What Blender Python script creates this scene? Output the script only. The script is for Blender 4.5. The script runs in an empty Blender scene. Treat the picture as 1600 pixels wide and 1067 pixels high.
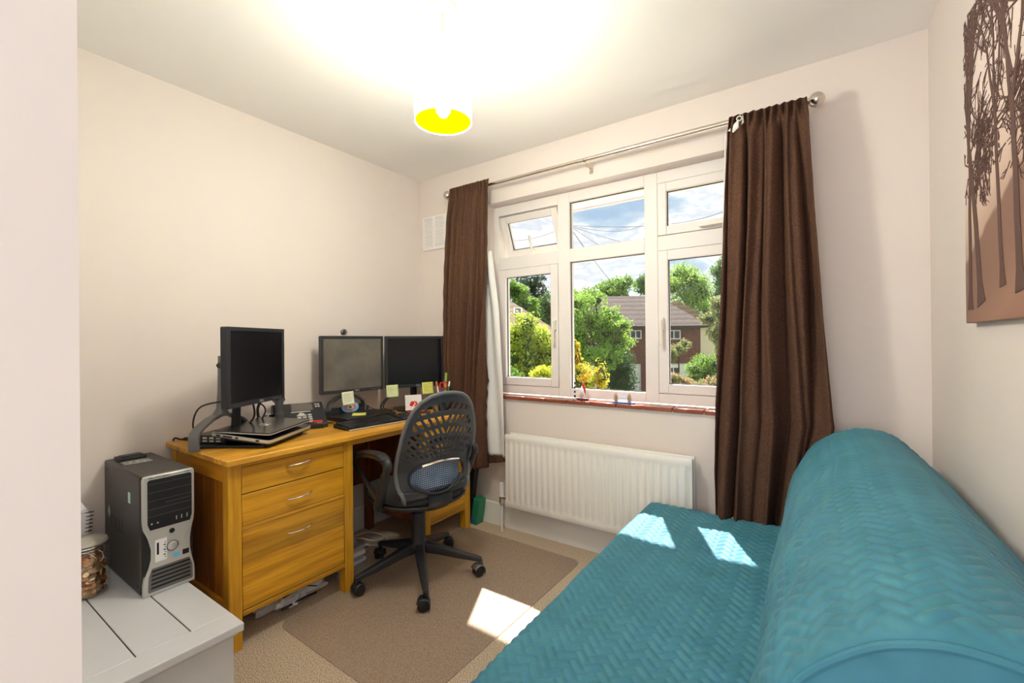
import bpy, math, random
import numpy as np
from mathutils import Matrix, Vector
random.seed(7); rng = np.random.default_rng(7)
sc = bpy.context.scene
COL = sc.collection
PI = math.pi

# ------------------------------------------------------------------ camera
cam_d = bpy.data.cameras.new('camera'); cam = bpy.data.objects.new('camera', cam_d); COL.objects.link(cam)
cam_d.sensor_width = 36.0; cam_d.lens = 693.362 / 1600 * 36.0; cam_d.clip_start = 0.02; cam_d.clip_end = 400
_y, _p, _r = 0.60315, 0.00157, -0.00923
_f = Vector((-math.sin(_y)*math.cos(_p), math.cos(_y)*math.cos(_p), math.sin(_p)))
_rt = Vector((math.cos(_y), math.sin(_y), 0)); _u = _rt.cross(_f)
_r2 = math.cos(_r)*_rt + math.sin(_r)*_u; _u2 = -math.sin(_r)*_rt + math.cos(_r)*_u
cam.matrix_world = Matrix(((_r2.x, _u2.x, -_f.x, 0), (_r2.y, _u2.y, -_f.y, 0), (_r2.z, _u2.z, -_f.z, 1.1941), (0, 0, 0, 1)))
sc.camera = cam

# ------------------------------------------------------------------ colour management
vs = sc.view_settings
sc.display_settings.display_device = 'sRGB'
vs.view_transform = 'Standard'; vs.look = 'None'; vs.gamma = 1.0; vs.use_curve_mapping = False
vs.exposure = 0.1
try:
    sc.cycles.use_denoising = True
    sc.cycles.max_bounces = 10; sc.cycles.diffuse_bounces = 6; sc.cycles.transparent_max_bounces = 16
    sc.cycles.sample_clamp_indirect = 6
except Exception: pass

# ------------------------------------------------------------------ world sky with clouds
w = bpy.data.worlds.new('sky'); sc.world = w; w.use_nodes = True
nt = w.node_tree; nt.nodes.clear()
N = nt.nodes.new; K = nt.links.new
out = N('ShaderNodeOutputWorld'); bg = N('ShaderNodeBackground'); K(bg.outputs[0], out.inputs[0])
tc = N('ShaderNodeTexCoord'); mp = N('ShaderNodeMapping'); K(tc.outputs['Generated'], mp.inputs[0])
mp.inputs['Scale'].default_value = (1.0, 1.0, 2.6); mp.inputs['Location'].default_value = (3.1, .4, .2)
n1 = N('ShaderNodeTexNoise'); K(mp.outputs[0], n1.inputs[0]); n1.inputs['Scale'].default_value = 4.2; n1.inputs['Detail'].default_value = 9; n1.inputs['Roughness'].default_value = .58
n1.inputs['Distortion'].default_value = .25
r1 = N('ShaderNodeValToRGB'); K(n1.outputs[0], r1.inputs[0])
e = r1.color_ramp.elements; e[0].position = .33; e[0].color = (.38, .54, .72, 1); e[1].position = .54; e[1].color = (1.0, 1.0, 1.0, 1)
for ps_, c_ in ((.40, (.55, .68, .80, 1)), (.45, (.88, .92, .96, 1)), (.50, (.72, .77, .83, 1))):
    x_ = e.new(ps_); x_.color = c_
K(r1.outputs[0], bg.inputs[0]); bg.inputs[1].default_value = 1.1

# ------------------------------------------------------------------ sun and large lights
sd = bpy.data.lights.new('sun', 'SUN'); so = bpy.data.objects.new('sun', sd); COL.objects.link(so)
sd.energy = 17.0; sd.angle = math.radians(.6); sd.color = (1, .96, .88)
so.rotation_euler = Vector((.475, -1, -1.32)).to_track_quat('-Z', 'Y').to_euler(); so.location = (-3, 6, 9)
# added fill light on the unseen landing, brightens the room through the doorway
ld = bpy.data.lights.new('added_landing_fill', 'AREA'); lo = bpy.data.objects.new('added_landing_fill', ld); COL.objects.link(lo)
ld.shape = 'RECTANGLE'; ld.size = 1.3; ld.size_y = 1.3; ld.energy = 30; ld.color = (1, .97, .95)
lo.location = (-.15, -1.36, 1.5); lo.rotation_euler = (PI/2, 0, 0)

# ================================================================== helpers
INV = {}
def tag(o, label=None, cat=None, group=None, kind=None):
    if label: o['label'] = label
    if cat: o['category'] = cat
    if group: o['group'] = group
    if kind: o['kind'] = kind
    return o
def thing(name, label, cat, loc=(0, 0, 0), rz=0.0, group=None, mat=None):
    o = bpy.data.objects.new(name, None); COL.objects.link(o); o.empty_display_size = .05
    M = mat if mat is not None else (Matrix.Translation(loc) @ Matrix.Rotation(rz, 4, 'Z'))
    o.matrix_world = M; INV[o.name] = M.inverted()
    return tag(o, label, cat, group)

class MB:
    def __init__(s): s.v = []; s.f = []; s.m = []; s.M = None
    def add(s, vs_, fs_, m=0):
        o = len(s.v)
        if s.M is not None: vs_ = [s.M @ Vector(p) for p in vs_]
        s.v += [tuple(p) for p in vs_]; s.f += [tuple(i + o for i in f) for f in fs_]; s.m += [m]*len(fs_); return s
    def box(s, x0, x1, y0, y1, z0, z1, m=0):
        v = [(x, y, z) for z in (z0, z1) for y in (y0, y1) for x in (x0, x1)]
        return s.add(v, [(0, 2, 3, 1), (4, 5, 7, 6), (0, 1, 5, 4), (2, 6, 7, 3), (0, 4, 6, 2), (1, 3, 7, 5)], m)
    def tube(s, pts, r, n=12, closed=False, m=0, cap=True, flat=None):
        P = [Vector(p) for p in pts]; L = len(P); rs = r if isinstance(r, (list, tuple)) else [r]*L
        v = []; up = None
        for i, p in enumerate(P):
            if closed: t = P[(i+1) % L] - P[i-1]
            else: t = P[min(i+1, L-1)] - P[max(i-1, 0)]
            t.normalize()
            if up is None:
                up = Vector((0, 0, 1)) if abs(t.z) < .9 else Vector((1, 0, 0))
            a = t.cross(up)
            if a.length < 1e-5: a = t.cross(Vector((1, .3, 0)))
            a.normalize(); b = a.cross(t).normalized(); up = b
            k1, k2 = (1, 1) if flat is None else flat
            for j in range(n):
                an = 2*PI*j/n
                v.append(p + a*math.cos(an)*rs[i]*k1 + b*math.sin(an)*rs[i]*k2)
        f = []
        R = L if closed else L-1
        for i in range(R):
            for j in range(n):
                f.append((i*n+j, i*n+(j+1) % n, ((i+1) % L)*n+(j+1) % n, ((i+1) % L)*n+j))
        if cap and not closed: f.append(tuple(range(n))[::-1]); f.append(tuple((L-1)*n+j for j in range(n)))
        return s.add(v, f, m)
    def cyl(s, p0, p1, r0, r1=None, n=24, m=0): return s.tube([p0, p1], [r0, r0 if r1 is None else r1], n, m=m)
    def lathe(s, prof, c=(0, 0, 0), n=32, m=0, a0=0, a1=2*PI):
        full = abs(a1-a0-2*PI) < 1e-6; nn = n if full else n+1; v = []; f = []
        for (r, z) in prof:
            for j in range(nn):
                a = a0+(a1-a0)*j/n; v.append((c[0]+r*math.cos(a), c[1]+r*math.sin(a), c[2]+z))
        for i in range(len(prof)-1):
            for j in range(n):
                k = (j+1) % nn; f.append((i*nn+j, i*nn+k, (i+1)*nn+k, (i+1)*nn+j))
        return s.add(v, f, m)
    def ball(s, c, r, n=16, m=0, sc_=(1, 1, 1)):
        prof = [(math.sin(PI*i/n), -math.cos(PI*i/n)) for i in range(n+1)]
        v = []; f = []
        for (a, z) in prof:
            for j in range(n*2):
                t = PI*j/n; v.append((c[0]+r*sc_[0]*a*math.cos(t), c[1]+r*sc_[1]*a*math.sin(t), c[2]+r*sc_[2]*z))
        for i in range(n):
            for j in range(2*n):
                k = (j+1) % (2*n); f.append((i*2*n+j, i*2*n+k, (i+1)*2*n+k, (i+1)*2*n+j))
        return s.add(v, f, m)
    def prism(s, poly, d0, d1, ax='x', m=0):
        # poly in the two other axes, extruded along ax from d0 to d1
        n = len(poly)
        def P(a, b, d): return {'x': (d, a, b), 'y': (a, d, b), 'z': (a, b, d)}[ax]
        v = [P(a, b, d0) for a, b in poly] + [P(a, b, d1) for a, b in poly]
        f = [tuple(range(n))[::-1], tuple(range(n, 2*n))] + [(i, (i+1) % n, n+(i+1) % n, n+i) for i in range(n)]
        return s.add(v, f, m)
    def grid(s, fn, nu, nv, m=0, closeu=False):
        v = [fn(i/nu, j/nv) for j in range(nv+1) for i in range(nu if closeu else nu+1)]
        c = nu if closeu else nu+1; f = []
        for j in range(nv):
            for i in range(nu):
                k = (i+1) % c; f.append((j*c+i, j*c+k, (j+1)*c+k, (j+1)*c+i))
        return s.add(v, f, m)
    def build(s, name, mats, parent=None, world=True, smooth=35, bevel=0, solid=0, subsurf=0, label=None, weld=False, seg=2):
        if not isinstance(mats, (list, tuple)): mats = [mats]
        V = s.v
        if parent is not None and world and parent.name in INV:
            I = INV[parent.name]; V = [tuple(I @ Vector(p)) for p in V]
        me = bpy.data.meshes.new(name); me.from_pydata(V, [], s.f); me.validate()
        for mm in mats: me.materials.append(mm)
        if len(mats) > 1 and len(me.polygons) == len(s.m): me.polygons.foreach_set('material_index', s.m)
        import bmesh
        bm = bmesh.new(); bm.from_mesh(me)
        if weld: bmesh.ops.remove_doubles(bm, verts=bm.verts, dist=1e-5)
        bmesh.ops.recalc_face_normals(bm, faces=bm.faces); bm.to_mesh(me); bm.free()
        if smooth:
            me.polygons.foreach_set('use_smooth', [True]*len(me.polygons))
            me.set_sharp_from_angle(angle=math.radians(smooth))
        o = bpy.data.objects.new(name, me); COL.objects.link(o)
        if parent is not None:
            o.parent = parent
            if parent.name in INV: INV[o.name] = INV[parent.name]
        if solid: md = o.modifiers.new('solid', 'SOLIDIFY'); md.thickness = solid; md.offset = 0
        if bevel:
            md = o.modifiers.new('bevel', 'BEVEL'); md.width = bevel; md.segments = seg; md.limit_method = 'ANGLE'; md.angle_limit = math.radians(40)
            md.harden_normals = False
        if subsurf: md = o.modifiers.new('sub', 'SUBSURF'); md.levels = subsurf; md.render_levels = subsurf
        if label: o['label'] = label
        me.update()
        return o
def struct(name, b, mats, **k):
    return tag(b.build(name, mats, **k), kind='structure')
def rrect(w_, h_, r, n=5, cx=0, cy=0):
    p = []
    for (sx, sy, a) in ((1, 1, 0), (-1, 1, 90), (-1, -1, 180), (1, -1, 270)):
        for i in range(n+1):
            t = math.radians(a+90*i/n); p.append((cx+sx*(w_/2-r)+r*math.cos(t), cy+sy*(h_/2-r)+r*math.sin(t)))
    return p
def smoothpts(pts, k=6, closed=False):
    P = [Vector(p) for p in pts]; o = []; n = len(P)
    R = n if closed else n-1
    for i in range(R):
        p0 = P[i-1] if (i > 0 or closed) else P[0]; p1 = P[i]; p2 = P[(i+1) % n]; p3 = P[(i+2) % n] if (closed or i+2 < n) else P[-1]
        for j in range(k):
            t = j/k
            o.append(.5*((2*p1)+(-p0+p2)*t+(2*p0-5*p1+4*p2-p3)*t*t+(-p0+3*p1-3*p2+p3)*t**3))
    if not closed: o.append(P[-1])
    return o
def text(name, s_, size, M, mat, parent, depth=.0004, label=None, align='CENTER'):
    cu = bpy.data.curves.new(name, 'FONT'); cu.body = s_; cu.size = size; cu.extrude = depth; cu.align_x = align; cu.align_y = 'CENTER'
    t = bpy.data.objects.new(name+'_src', cu); COL.objects.link(t)
    me = bpy.data.meshes.new_from_object(t); bpy.data.objects.remove(t)
    b = MB(); b.M = M; b.add([v.co[:] for v in me.vertices], [tuple(p.vertices) for p in me.polygons])
    bpy.data.meshes.remove(me)
    return b.build(name, mat, parent, smooth=0, label=label)
def frame_from(o_, x_, y_):
    x = Vector(x_).normalized(); z = x.cross(Vector(y_)).normalized(); y = z.cross(x)
    return Matrix(((x.x, y.x, z.x, o_[0]), (x.y, y.y, z.y, o_[1]), (x.z, y.z, z.z, o_[2]), (0, 0, 0, 1)))

# ================================================================== materials
def mat(name, col, rough=.5, metal=0, spec=.5, noise=None, bump=None, coat=0, trans=0, ior=1.45, sheen=0, emit=None, alpha=1, var=None):
    """noise=(scale, amount, col2); bump=(scale, strength, distance)"""
    m = bpy.data.materials.new(name); m.use_nodes = True; t = m.node_tree; b = t.nodes['Principled BSDF']
    b.inputs['Base Color'].default_value = (*col, 1); b.inputs['Roughness'].default_value = rough; b.inputs['Metallic'].default_value = metal
    b.inputs['Specular IOR Level'].default_value = spec; b.inputs['IOR'].default_value = ior
    b.inputs['Coat Weight'].default_value = coat; b.inputs['Transmission Weight'].default_value = trans; b.inputs['Alpha'].default_value = alpha
    if sheen: b.inputs['Sheen Weight'].default_value = sheen; b.inputs['Sheen Roughness'].default_value = .4
    if emit: b.inputs['Emission Color'].default_value = (*emit[0], 1); b.inputs['Emission Strength'].default_value = emit[1]
    c = t.nodes.new('ShaderNodeTexCoord')
    n_ = noise or (40, .0, col)
    if True:
        nz = t.nodes.new('ShaderNodeTexNoise'); t.links.new(c.outputs['Object'], nz.inputs['Vector'])
        nz.inputs['Scale'].default_value = n_[0]; nz.inputs['Detail'].default_value = 6
        rp = t.nodes.new('ShaderNodeValToRGB'); t.links.new(nz.outputs[0], rp.inputs[0])
        rp.color_ramp.elements[0].position = .5-.5*(1-n_[1])*.4-.05; rp.color_ramp.elements[1].position = .5+.5*(1-n_[1])*.4+.05
        rp.color_ramp.elements[0].color = (*col, 1); rp.color_ramp.elements[1].color = (*n_[2], 1)
        src = rp.outputs[0]
        if var:
            g = t.nodes.new('ShaderNodeNewGeometry'); hs = t.nodes.new('ShaderNodeHueSaturation'); t.links.new(src, hs.inputs['Color'])
            mr = t.nodes.new('ShaderNodeMapRange'); t.links.new(g.outputs['Random Per Island'], mr.inputs[0]); mr.inputs[3].default_value = 1-var; mr.inputs[4].default_value = 1+var
            t.links.new(mr.outputs[0], hs.inputs['Value']); src = hs.outputs[0]
        t.links.new(src, b.inputs['Base Color'])
    if bump:
        nb = t.nodes.new('ShaderNodeTexNoise'); t.links.new(c.outputs['Object'], nb.inputs['Vector']); nb.inputs['Scale'].default_value = bump[0]; nb.inputs['Detail'].default_value = 4
        bp = t.nodes.new('ShaderNodeBump'); bp.inputs['Strength'].default_value = bump[1]; bp.inputs['Distance'].default_value = bump[2]
        t.links.new(nb.outputs[0], bp.inputs['Height']); t.links.new(bp.outputs[0], b.inputs['Normal'])
    return m
def wood(name, c1, c2, c3, axis='y', rough=.38, board=0):
    m = bpy.data.materials.new(name); m.use_nodes = True; t = m.node_tree; b = t.nodes['Principled BSDF']
    N = t.nodes.new; K = t.links.new
    c = N('ShaderNodeTexCoord'); mp = N('ShaderNodeMapping'); K(c.outputs['Object'], mp.inputs[0])
    s = [14, 14, 14]; s['xyz'.index(axis)] = 1.1; mp.inputs['Scale'].default_value = s
    n = N('ShaderNodeTexNoise'); K(mp.outputs[0], n.inputs[0]); n.inputs['Scale'].default_value = 1.6; n.inputs['Detail'].default_value = 5; n.inputs['Distortion'].default_value = 1.6
    r = N('ShaderNodeValToRGB'); K(n.outputs[0], r.inputs[0]); e = r.color_ramp.elements
    e[0].position = .25; e[0].color = (*c1, 1); e[1].position = .78; e[1].color = (*c3, 1); x = e.new(.5); x.color = (*c2, 1)
    mp2 = N('ShaderNodeMapping'); K(c.outputs['Object'], mp2.inputs[0]); s2 = [150, 150, 150]; s2['xyz'.index(axis)] = 5; mp2.inputs['Scale'].default_value = s2
    n2 = N('ShaderNodeTexNoise'); K(mp2.outputs[0], n2.inputs[0]); n2.inputs['Scale'].default_value = 1.0; n2.inputs['Detail'].default_value = 3
    mx = N('ShaderNodeMix'); mx.data_type = 'RGBA'; mx.blend_type = 'MULTIPLY'; mx.inputs[0].default_value = .35
    r2 = N('ShaderNodeValToRGB'); K(n2.outputs[0], r2.inputs[0]); r2.color_ramp.elements[0].position = .3; r2.color_ramp.elements[0].color = (.45, .4, .35, 1); r2.color_ramp.elements[1].position = .6
    K(r.outputs[0], mx.inputs[6]); K(r2.outputs[0], mx.inputs[7])
    src = mx.outputs[2]
    # boards of slightly different tone across the grain
    if board:
        sx = N('ShaderNodeSeparateXYZ'); K(c.outputs['Object'], sx.inputs[0])
        ax = board[0]; ma = N('ShaderNodeMath'); ma.operation = 'MULTIPLY'; ma.inputs[1].default_value = 1/board[1]; K(sx.outputs['XYZ'.index(ax.upper())], ma.inputs[0])
        fl = N('ShaderNodeMath'); fl.operation = 'FLOOR'; K(ma.outputs[0], fl.inputs[0])
        wn = N('ShaderNodeTexWhiteNoise'); wn.noise_dimensions = '1D'; K(fl.outputs[0], wn.inputs['W'])
        mr = N('ShaderNodeMapRange'); K(wn.outputs[0], mr.inputs[0]); mr.inputs[3].default_value = .72; mr.inputs[4].default_value = 1.15
        hs = N('ShaderNodeHueSaturation'); K(src, hs.inputs['Color']); K(mr.outputs[0], hs.inputs['Value']); src = hs.outputs[0]
    # knots
    vo = N('ShaderNodeTexVoronoi'); mp3 = N('ShaderNodeMapping'); K(c.outputs['Object'], mp3.inputs[0]); s3 = [7.5]*3; s3['xyz'.index(axis)] = 3.2; mp3.inputs['Scale'].default_value = s3
    K(mp3.outputs[0], vo.inputs[0]); vo.inputs['Scale'].default_value = 1
    rk = N('ShaderNodeValToRGB'); K(vo.outputs['Distance'], rk.inputs[0]); rk.color_ramp.elements[0].position = .03; rk.color_ramp.elements[0].color = (.28, .17, .1, 1); rk.color_ramp.elements[1].position = .10
    mk = N('ShaderNodeMix'); mk.data_type = 'RGBA'; mk.blend_type = 'MULTIPLY'; mk.inputs[0].default_value = .8; K(src, mk.inputs[6]); K(rk.outputs[0], mk.inputs[7])
    K(mk.outputs[2], b.inputs['Base Color']); b.inputs['Roughness'].default_value = rough
    bp = N('ShaderNodeBump'); bp.inputs['Strength'].default_value = .12; bp.inputs['Distance'].default_value = .001; K(n2.outputs[0], bp.inputs['Height']); K(bp.outputs[0], b.inputs['Normal'])
    return m
def glass(name, tint=(1, 1, 1), refl=.06):
    m = bpy.data.materials.new(name); m.use_nodes = True; t = m.node_tree; t.nodes.clear(); N = t.nodes.new
    o = N('ShaderNodeOutputMaterial'); mx = N('ShaderNodeMixShader'); tr = N('ShaderNodeBsdfTransparent'); tr.inputs[0].default_value = (*tint, 1)
    gl = N('ShaderNodeBsdfGlossy'); gl.inputs['Roughness'].default_value = .02; lw = N('ShaderNodeLayerWeight'); lw.inputs[0].default_value = .5; pw = N('ShaderNodeMath'); pw.operation = 'POWER'; pw.inputs[1].default_value = 5
    ma = N('ShaderNodeMath'); ma.operation = 'MULTIPLY_ADD'; ma.inputs[1].default_value = .5; ma.inputs[2].default_value = refl*.5
    t.links.new(lw.outputs['Facing'], pw.inputs[0]); t.links.new(pw.outputs[0], ma.inputs[0]); t.links.new(ma.outputs[0], mx.inputs[0]); t.links.new(tr.outputs[0], mx.inputs[1]); t.links.new(gl.outputs[0], mx.inputs[2]); t.links.new(mx.outputs[0], o.inputs[0])
    return m

M = {}
M['wall'] = mat('wall_paint', (.74, .665, .63), .9, noise=(3, 0, (.76, .685, .65)), bump=(220, .05, .001), spec=.2)
M['ceil'] = mat('ceiling_paint', (.91, .895, .88), .9, noise=(3, 0, (.92, .905, .89)), bump=(160, .05, .001), spec=.2)
M['jamb'] = mat('white_door_paint', (.80, .78, .78), .45, noise=(2, 0, (.82, .80, .80)))
M['trim'] = mat('white_gloss_paint', (.84, .82, .81), .35, noise=(4, 0, (.82, .80, .79)))
M['upvc'] = mat('white_upvc', (.79, .745, .725), .5, noise=(5, 0, (.78, .735, .715)), spec=.3)
M['gasket'] = mat('black_gasket', (.02, .02, .02), .5)
M['glass'] = glass('window_glass')
M['metal_w'] = mat('cream_handle', (.80, .76, .66), .3)
M['brass'] = mat('brushed_nickel', (.72, .66, .60), .25, metal=1, noise=(30, 0, (.66, .6, .54)))
M['chrome'] = mat('chrome', (.8, .8, .8), .15, metal=1)
M['tile'] = mat('terracotta_tile', (.22, .055, .032), .2, noise=(14, .3, (.30, .09, .055)), coat=.3)
M['grout'] = mat('white_grout', (.8, .76, .7), .8)
M['carpet'] = mat('beige_carpet', (.44, .32, .215), .95, noise=(230, .8, (.86, .72, .56)), bump=(420, .9, .006), spec=.1)
M['oakY'] = wood('oak_horizontal', (.48, .195, .008), (.66, .315, .016), (.78, .41, .03), 'y', board=('z', .083))
M['oakX'] = wood('oak_crosswise', (.42, .14, .010), (.60, .25, .02), (.72, .34, .035), 'x')
M['oakZ'] = wood('oak_upright', (.48, .20, .009), (.66, .325, .018), (.78, .42, .03), 'z')
M['oakP'] = wood('oak_side_boards', (.26, .075, .008), (.42, .145, .014), (.56, .23, .022), 'z', board=('x', .052))
M['oakT'] = wood('oak_top', (.50, .20, .014), (.70, .34, .028), (.82, .44, .05), 'y', board=('x', .09))
M['oak_shaded'] = wood('shaded_brown_oak', (.16, .04, .016), (.22, .06, .022), (.28, .085, .03), 'z')  # knee space and inner sides: oak with shade put into its colour
M['plinth'] = mat('white_chest_paint', (.64, .65, .69), .38, noise=(6, .2, (.68, .69, .73)), bump=(30, .08, .001))
M['gap'] = mat('dark_gap', (.05, .035, .025), .9)
M['blk'] = mat('black_plastic', (.012, .012, .014), .42)
M['blk2'] = mat('charcoal_plastic', (.020, .021, .026), .38, bump=(900, .1, .0004))
M['blkg'] = mat('glossy_black', (.008, .008, .009), .08)
M['blkf'] = mat('black_seat_fabric', (.010, .010, .012), .9, noise=(500, .3, (.02, .02, .022)), bump=(700, .4, .001))
M['screen'] = mat('dark_screen', (.006, .006, .008), .22)
M['screen_d'] = mat('dusty_screen', (.085, .077, .068), .32, noise=(7, .5, (.14, .128, .112)))
M['grey'] = mat('grey_metal_stand', (.17, .165, .165), .4, metal=.4)
M['silver'] = mat('silver_plastic', (.55, .545, .54), .32, metal=.35)
M['silver_l'] = mat('silver_trim', (.62, .62, .63), .3, metal=.7)
M['tower'] = mat('graphite_case_steel', (.034, .030, .028), .45, noise=(500, .3, (.056, .050, .047)))
M['lap'] = mat('brushed_laptop_lid', (.045, .038, .034), .22, metal=.6, noise=(60, .2, (.06, .052, .047)))
M['white'] = mat('white_plastic', (.80, .80, .80), .35)
M['paper'] = mat('white_paper', (.82, .82, .84), .8)
M['lila'] = mat('lilac_paper', (.62, .58, .78), .8)
M['note_y'] = mat('yellow_note', (.72, .72, .13), .7, noise=(60, .2, (.78, .78, .18)))
M['note_g'] = mat('pale_green_note', (.62, .72, .36), .7, noise=(60, .2, (.7, .78, .42)))
M['note_c'] = mat('cream_note', (.74, .76, .55), .7, noise=(60, .2, (.8, .8, .62)))
M['red'] = mat('red_plastic', (.62, .02, .015), .3)
M['orange'] = mat('orange_plastic', (.75, .16, .03), .4)
M['green'] = mat('green_card', (.02, .22, .10), .4)
M['pgreen'] = mat('green_pen', (.02, .25, .09), .4)
M['lgreen'] = mat('lime_ruler', (.4, .6, .15), .4)
M['blue'] = mat('blue_plastic', (.05, .15, .5), .4)
M['lblue'] = mat('light_blue', (.15, .5, .8), .4)
M['pink'] = mat('pink_print', (.75, .2, .35), .4)
M['brown'] = mat('brown_curtain', (.066, .032, .021), .9, noise=(140, .3, (.105, .054, .037)), bump=(260, .35, .002), spec=.12)
M['lining'] = mat('white_curtain_lining', (.78, .77, .76), .9, bump=(300, .2, .001))
M['tape'] = mat('heading_tape', (.8, .79, .76), .9)
M['teal'] = mat('teal_velvet', (.034, .158, .228), .6, noise=(9, .1, (.052, .210, .295)), bump=(180, .12, .001), sheen=.08, spec=.3)
M['rad'] = mat('radiator_enamel', (.84, .82, .79), .3)
M['coin'] = mat('copper_coins', (.55, .22, .10), .3, metal=.8, noise=(40, .6, (.65, .52, .36)), var=.45)
M['jar'] = glass('jar_glass', (.93, .95, .93), .1)
M['lum'] = mat('blue_lumbar_mesh', (.26, .38, .62), .7, noise=(14, .2, (.50, .60, .80)))
M['tread'] = mat('chair_grey_edge', (.15, .155, .165), .35)
M['shell'] = mat('chair_back_plastic', (.045, .048, .058), .4, bump=(900, .1, .0004))
M['bag'] = mat('carrier_bag_plastic', (.78, .79, .82), .25, bump=(40, .6, .01))
M['cream'] = mat('cream_render', (.80, .70, .48), .9)
M['wrender'] = mat('white_render', (.80, .78, .72), .9)

def mat_plastic_mat():
    m = bpy.data.materials.new('clear_floor_mat'); m.use_nodes = True; t = m.node_tree; t.nodes.clear(); N = t.nodes.new
    o = N('ShaderNodeOutputMaterial'); mx = N('ShaderNodeMixShader'); tr = N('ShaderNodeBsdfTransparent'); tr.inputs[0].default_value = (.86, .80, .75, 1)
    b = N('ShaderNodeBsdfPrincipled'); b.inputs['Base Color'].default_value = (.60, .48, .37, 1); b.inputs['Roughness'].default_value = .38
    mx.inputs[0].default_value = .42
    c = N('ShaderNodeTexCoord'); n = N('ShaderNodeTexNoise'); n.inputs['Scale'].default_value = 220; t.links.new(c.outputs['Object'], n.inputs[0])
    rp = N('ShaderNodeValToRGB'); rp.color_ramp.elements[0].position = .35; rp.color_ramp.elements[0].color = (.44, .33, .25, 1); rp.color_ramp.elements[1].position = .65; rp.color_ramp.elements[1].color = (.72, .60, .48, 1); t.links.new(n.outputs[0], rp.inputs[0]); t.links.new(rp.outputs[0], b.inputs['Base Color'])
    bp = N('ShaderNodeBump'); bp.inputs['Strength'].default_value = .25; bp.inputs['Distance'].default_value = .001; t.links.new(n.outputs[0], bp.inputs['Height']); t.links.new(bp.outputs[0], b.inputs['Normal'])
    t.links.new(tr.outputs[0], mx.inputs[1]); t.links.new(b.outputs[0], mx.inputs[2]); t.links.new(mx.outputs[0], o.inputs[0]); return m
M['mat'] = mat_plastic_mat()
def mat_shade(name, col, tcol, spots=None, glow=0):
    m = bpy.data.materials.new(name); m.use_nodes = True; t = m.node_tree; t.nodes.clear(); N = t.nodes.new; K = t.links.new
    o = N('ShaderNodeOutputMaterial'); mx = N('ShaderNodeMixShader'); d = N('ShaderNodeBsdfDiffuse'); tl = N('ShaderNodeBsdfTranslucent')
    d.inputs[0].default_value = (*col, 1); tl.inputs[0].default_value = (*tcol, 1); mx.inputs[0].default_value = .35
    if spots:
        c = N('ShaderNodeTexCoord'); sx = N('ShaderNodeSeparateXYZ'); K(c.outputs['Object'], sx.inputs[0])
        at = N('ShaderNodeMath'); at.operation = 'ARCTAN2'; K(sx.outputs[1], at.inputs[0]); K(sx.outputs[0], at.inputs[1])
        a2 = N('ShaderNodeMath'); a2.operation = 'MULTIPLY'; a2.inputs[1].default_value = 8/(2*PI); K(at.outputs[0], a2.inputs[0])
        z2 = N('ShaderNodeMath'); z2.operation = 'MULTIPLY'; z2.inputs[1].default_value = 1/.055; K(sx.outputs[2], z2.inputs[0])
        cb = N('ShaderNodeCombineXYZ'); K(a2.outputs[0], cb.inputs[0]); K(z2.outputs[0], cb.inputs[1])
        fr = N('ShaderNodeVectorMath'); fr.operation = 'FRACTION'; K(cb.outputs[0], fr.inputs[0])
        sb = N('ShaderNodeVectorMath'); sb.operation = 'SUBTRACT'; sb.inputs[1].default_value = (.5, .5, 0); K(fr.outputs[0], sb.inputs[0])
        ln = N('ShaderNodeVectorMath'); ln.operation = 'LENGTH'; K(sb.outputs[0], ln.inputs[0])
        rp = N('ShaderNodeValToRGB'); K(ln.outputs['Value'], rp.inputs[0]); rp.color_ramp.elements[0].position = .17; rp.color_ramp.elements[0].color = (*spots, 1)
        rp.color_ramp.elements[1].position = .27; rp.color_ramp.elements[1].color = (*col, 1)
        K(rp.outputs[0], d.inputs[0]); K(rp.outputs[0], tl.inputs[0])
    K(d.outputs[0], mx.inputs[1]); K(tl.outputs[0], mx.inputs[2])
    if glow:      # the lit fabric of the lamp itself
        em = N('ShaderNodeEmission'); em.inputs[1].default_value = glow; K(rp.outputs[0], em.inputs[0]); ad = N('ShaderNodeAddShader'); K(mx.outputs[0], ad.inputs[0]); K(em.outputs[0], ad.inputs[1]); K(ad.outputs[0], o.inputs[0])
    else: K(mx.outputs[0], o.inputs[0])
    return m
M['shade_w'] = mat_shade('lit_white_shade_fabric', (.88, .90, 1.0), (.9, .9, .86), (1.0, .98, .024), glow=46)
M['shade_y'] = mat('yellow_shade_lining', (.80, .72, .0), 1.0, noise=(8, 0, (.82, .74, .0)), spec=0)
M['bulb'] = mat('lit_bulb', (1, 1, 1), .4, emit=((1, .96, .88), 14))

# ================================================================== room shell
XL, XR, YW, H = -2.448, .364, 2.347, 2.4
YF = .083          # room face of the wall with the doorway
WX0, WX1, WZ0, WZ1 = -1.824, -.208, .842, 2.112   # window opening
b = MB(); b.box(XL-.1, XR+.1, -1.5, YW+.27, -.12, 0); struct('floor', b, M['carpet'])
b = MB(); b.box(XL-.1, XR+.1, -1.5, YW+.27, H, H+.1); struct('ceiling', b, M['ceil'])
b = MB(); b.box(XL-.1, XL, -1.5, YW+.27, 0, H); struct('wall_left', b, M['wall'])
b = MB(); b.box(XR, XR+.1, -1.5, YW+.27, 0, H); struct('wall_right', b, M['wall'])
b = MB()
b.box(XL, WX0, YW, YW+.27, 0, H); b.box(WX1, XR, YW, YW+.27, 0, H); b.box(WX0, WX1, YW, YW+.27, WZ1, H); b.box(WX0, WX1, YW, YW+.27, 0, WZ0-.01)
struct('wall_window', b, M['wall'])
b = MB(); b.box(XL, -.42, YF-.12, YF, 0, H); b.box(-.42, XR, YF-.12, YF, 2.06, H); struct('wall_front', b, M['jamb'])
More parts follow.
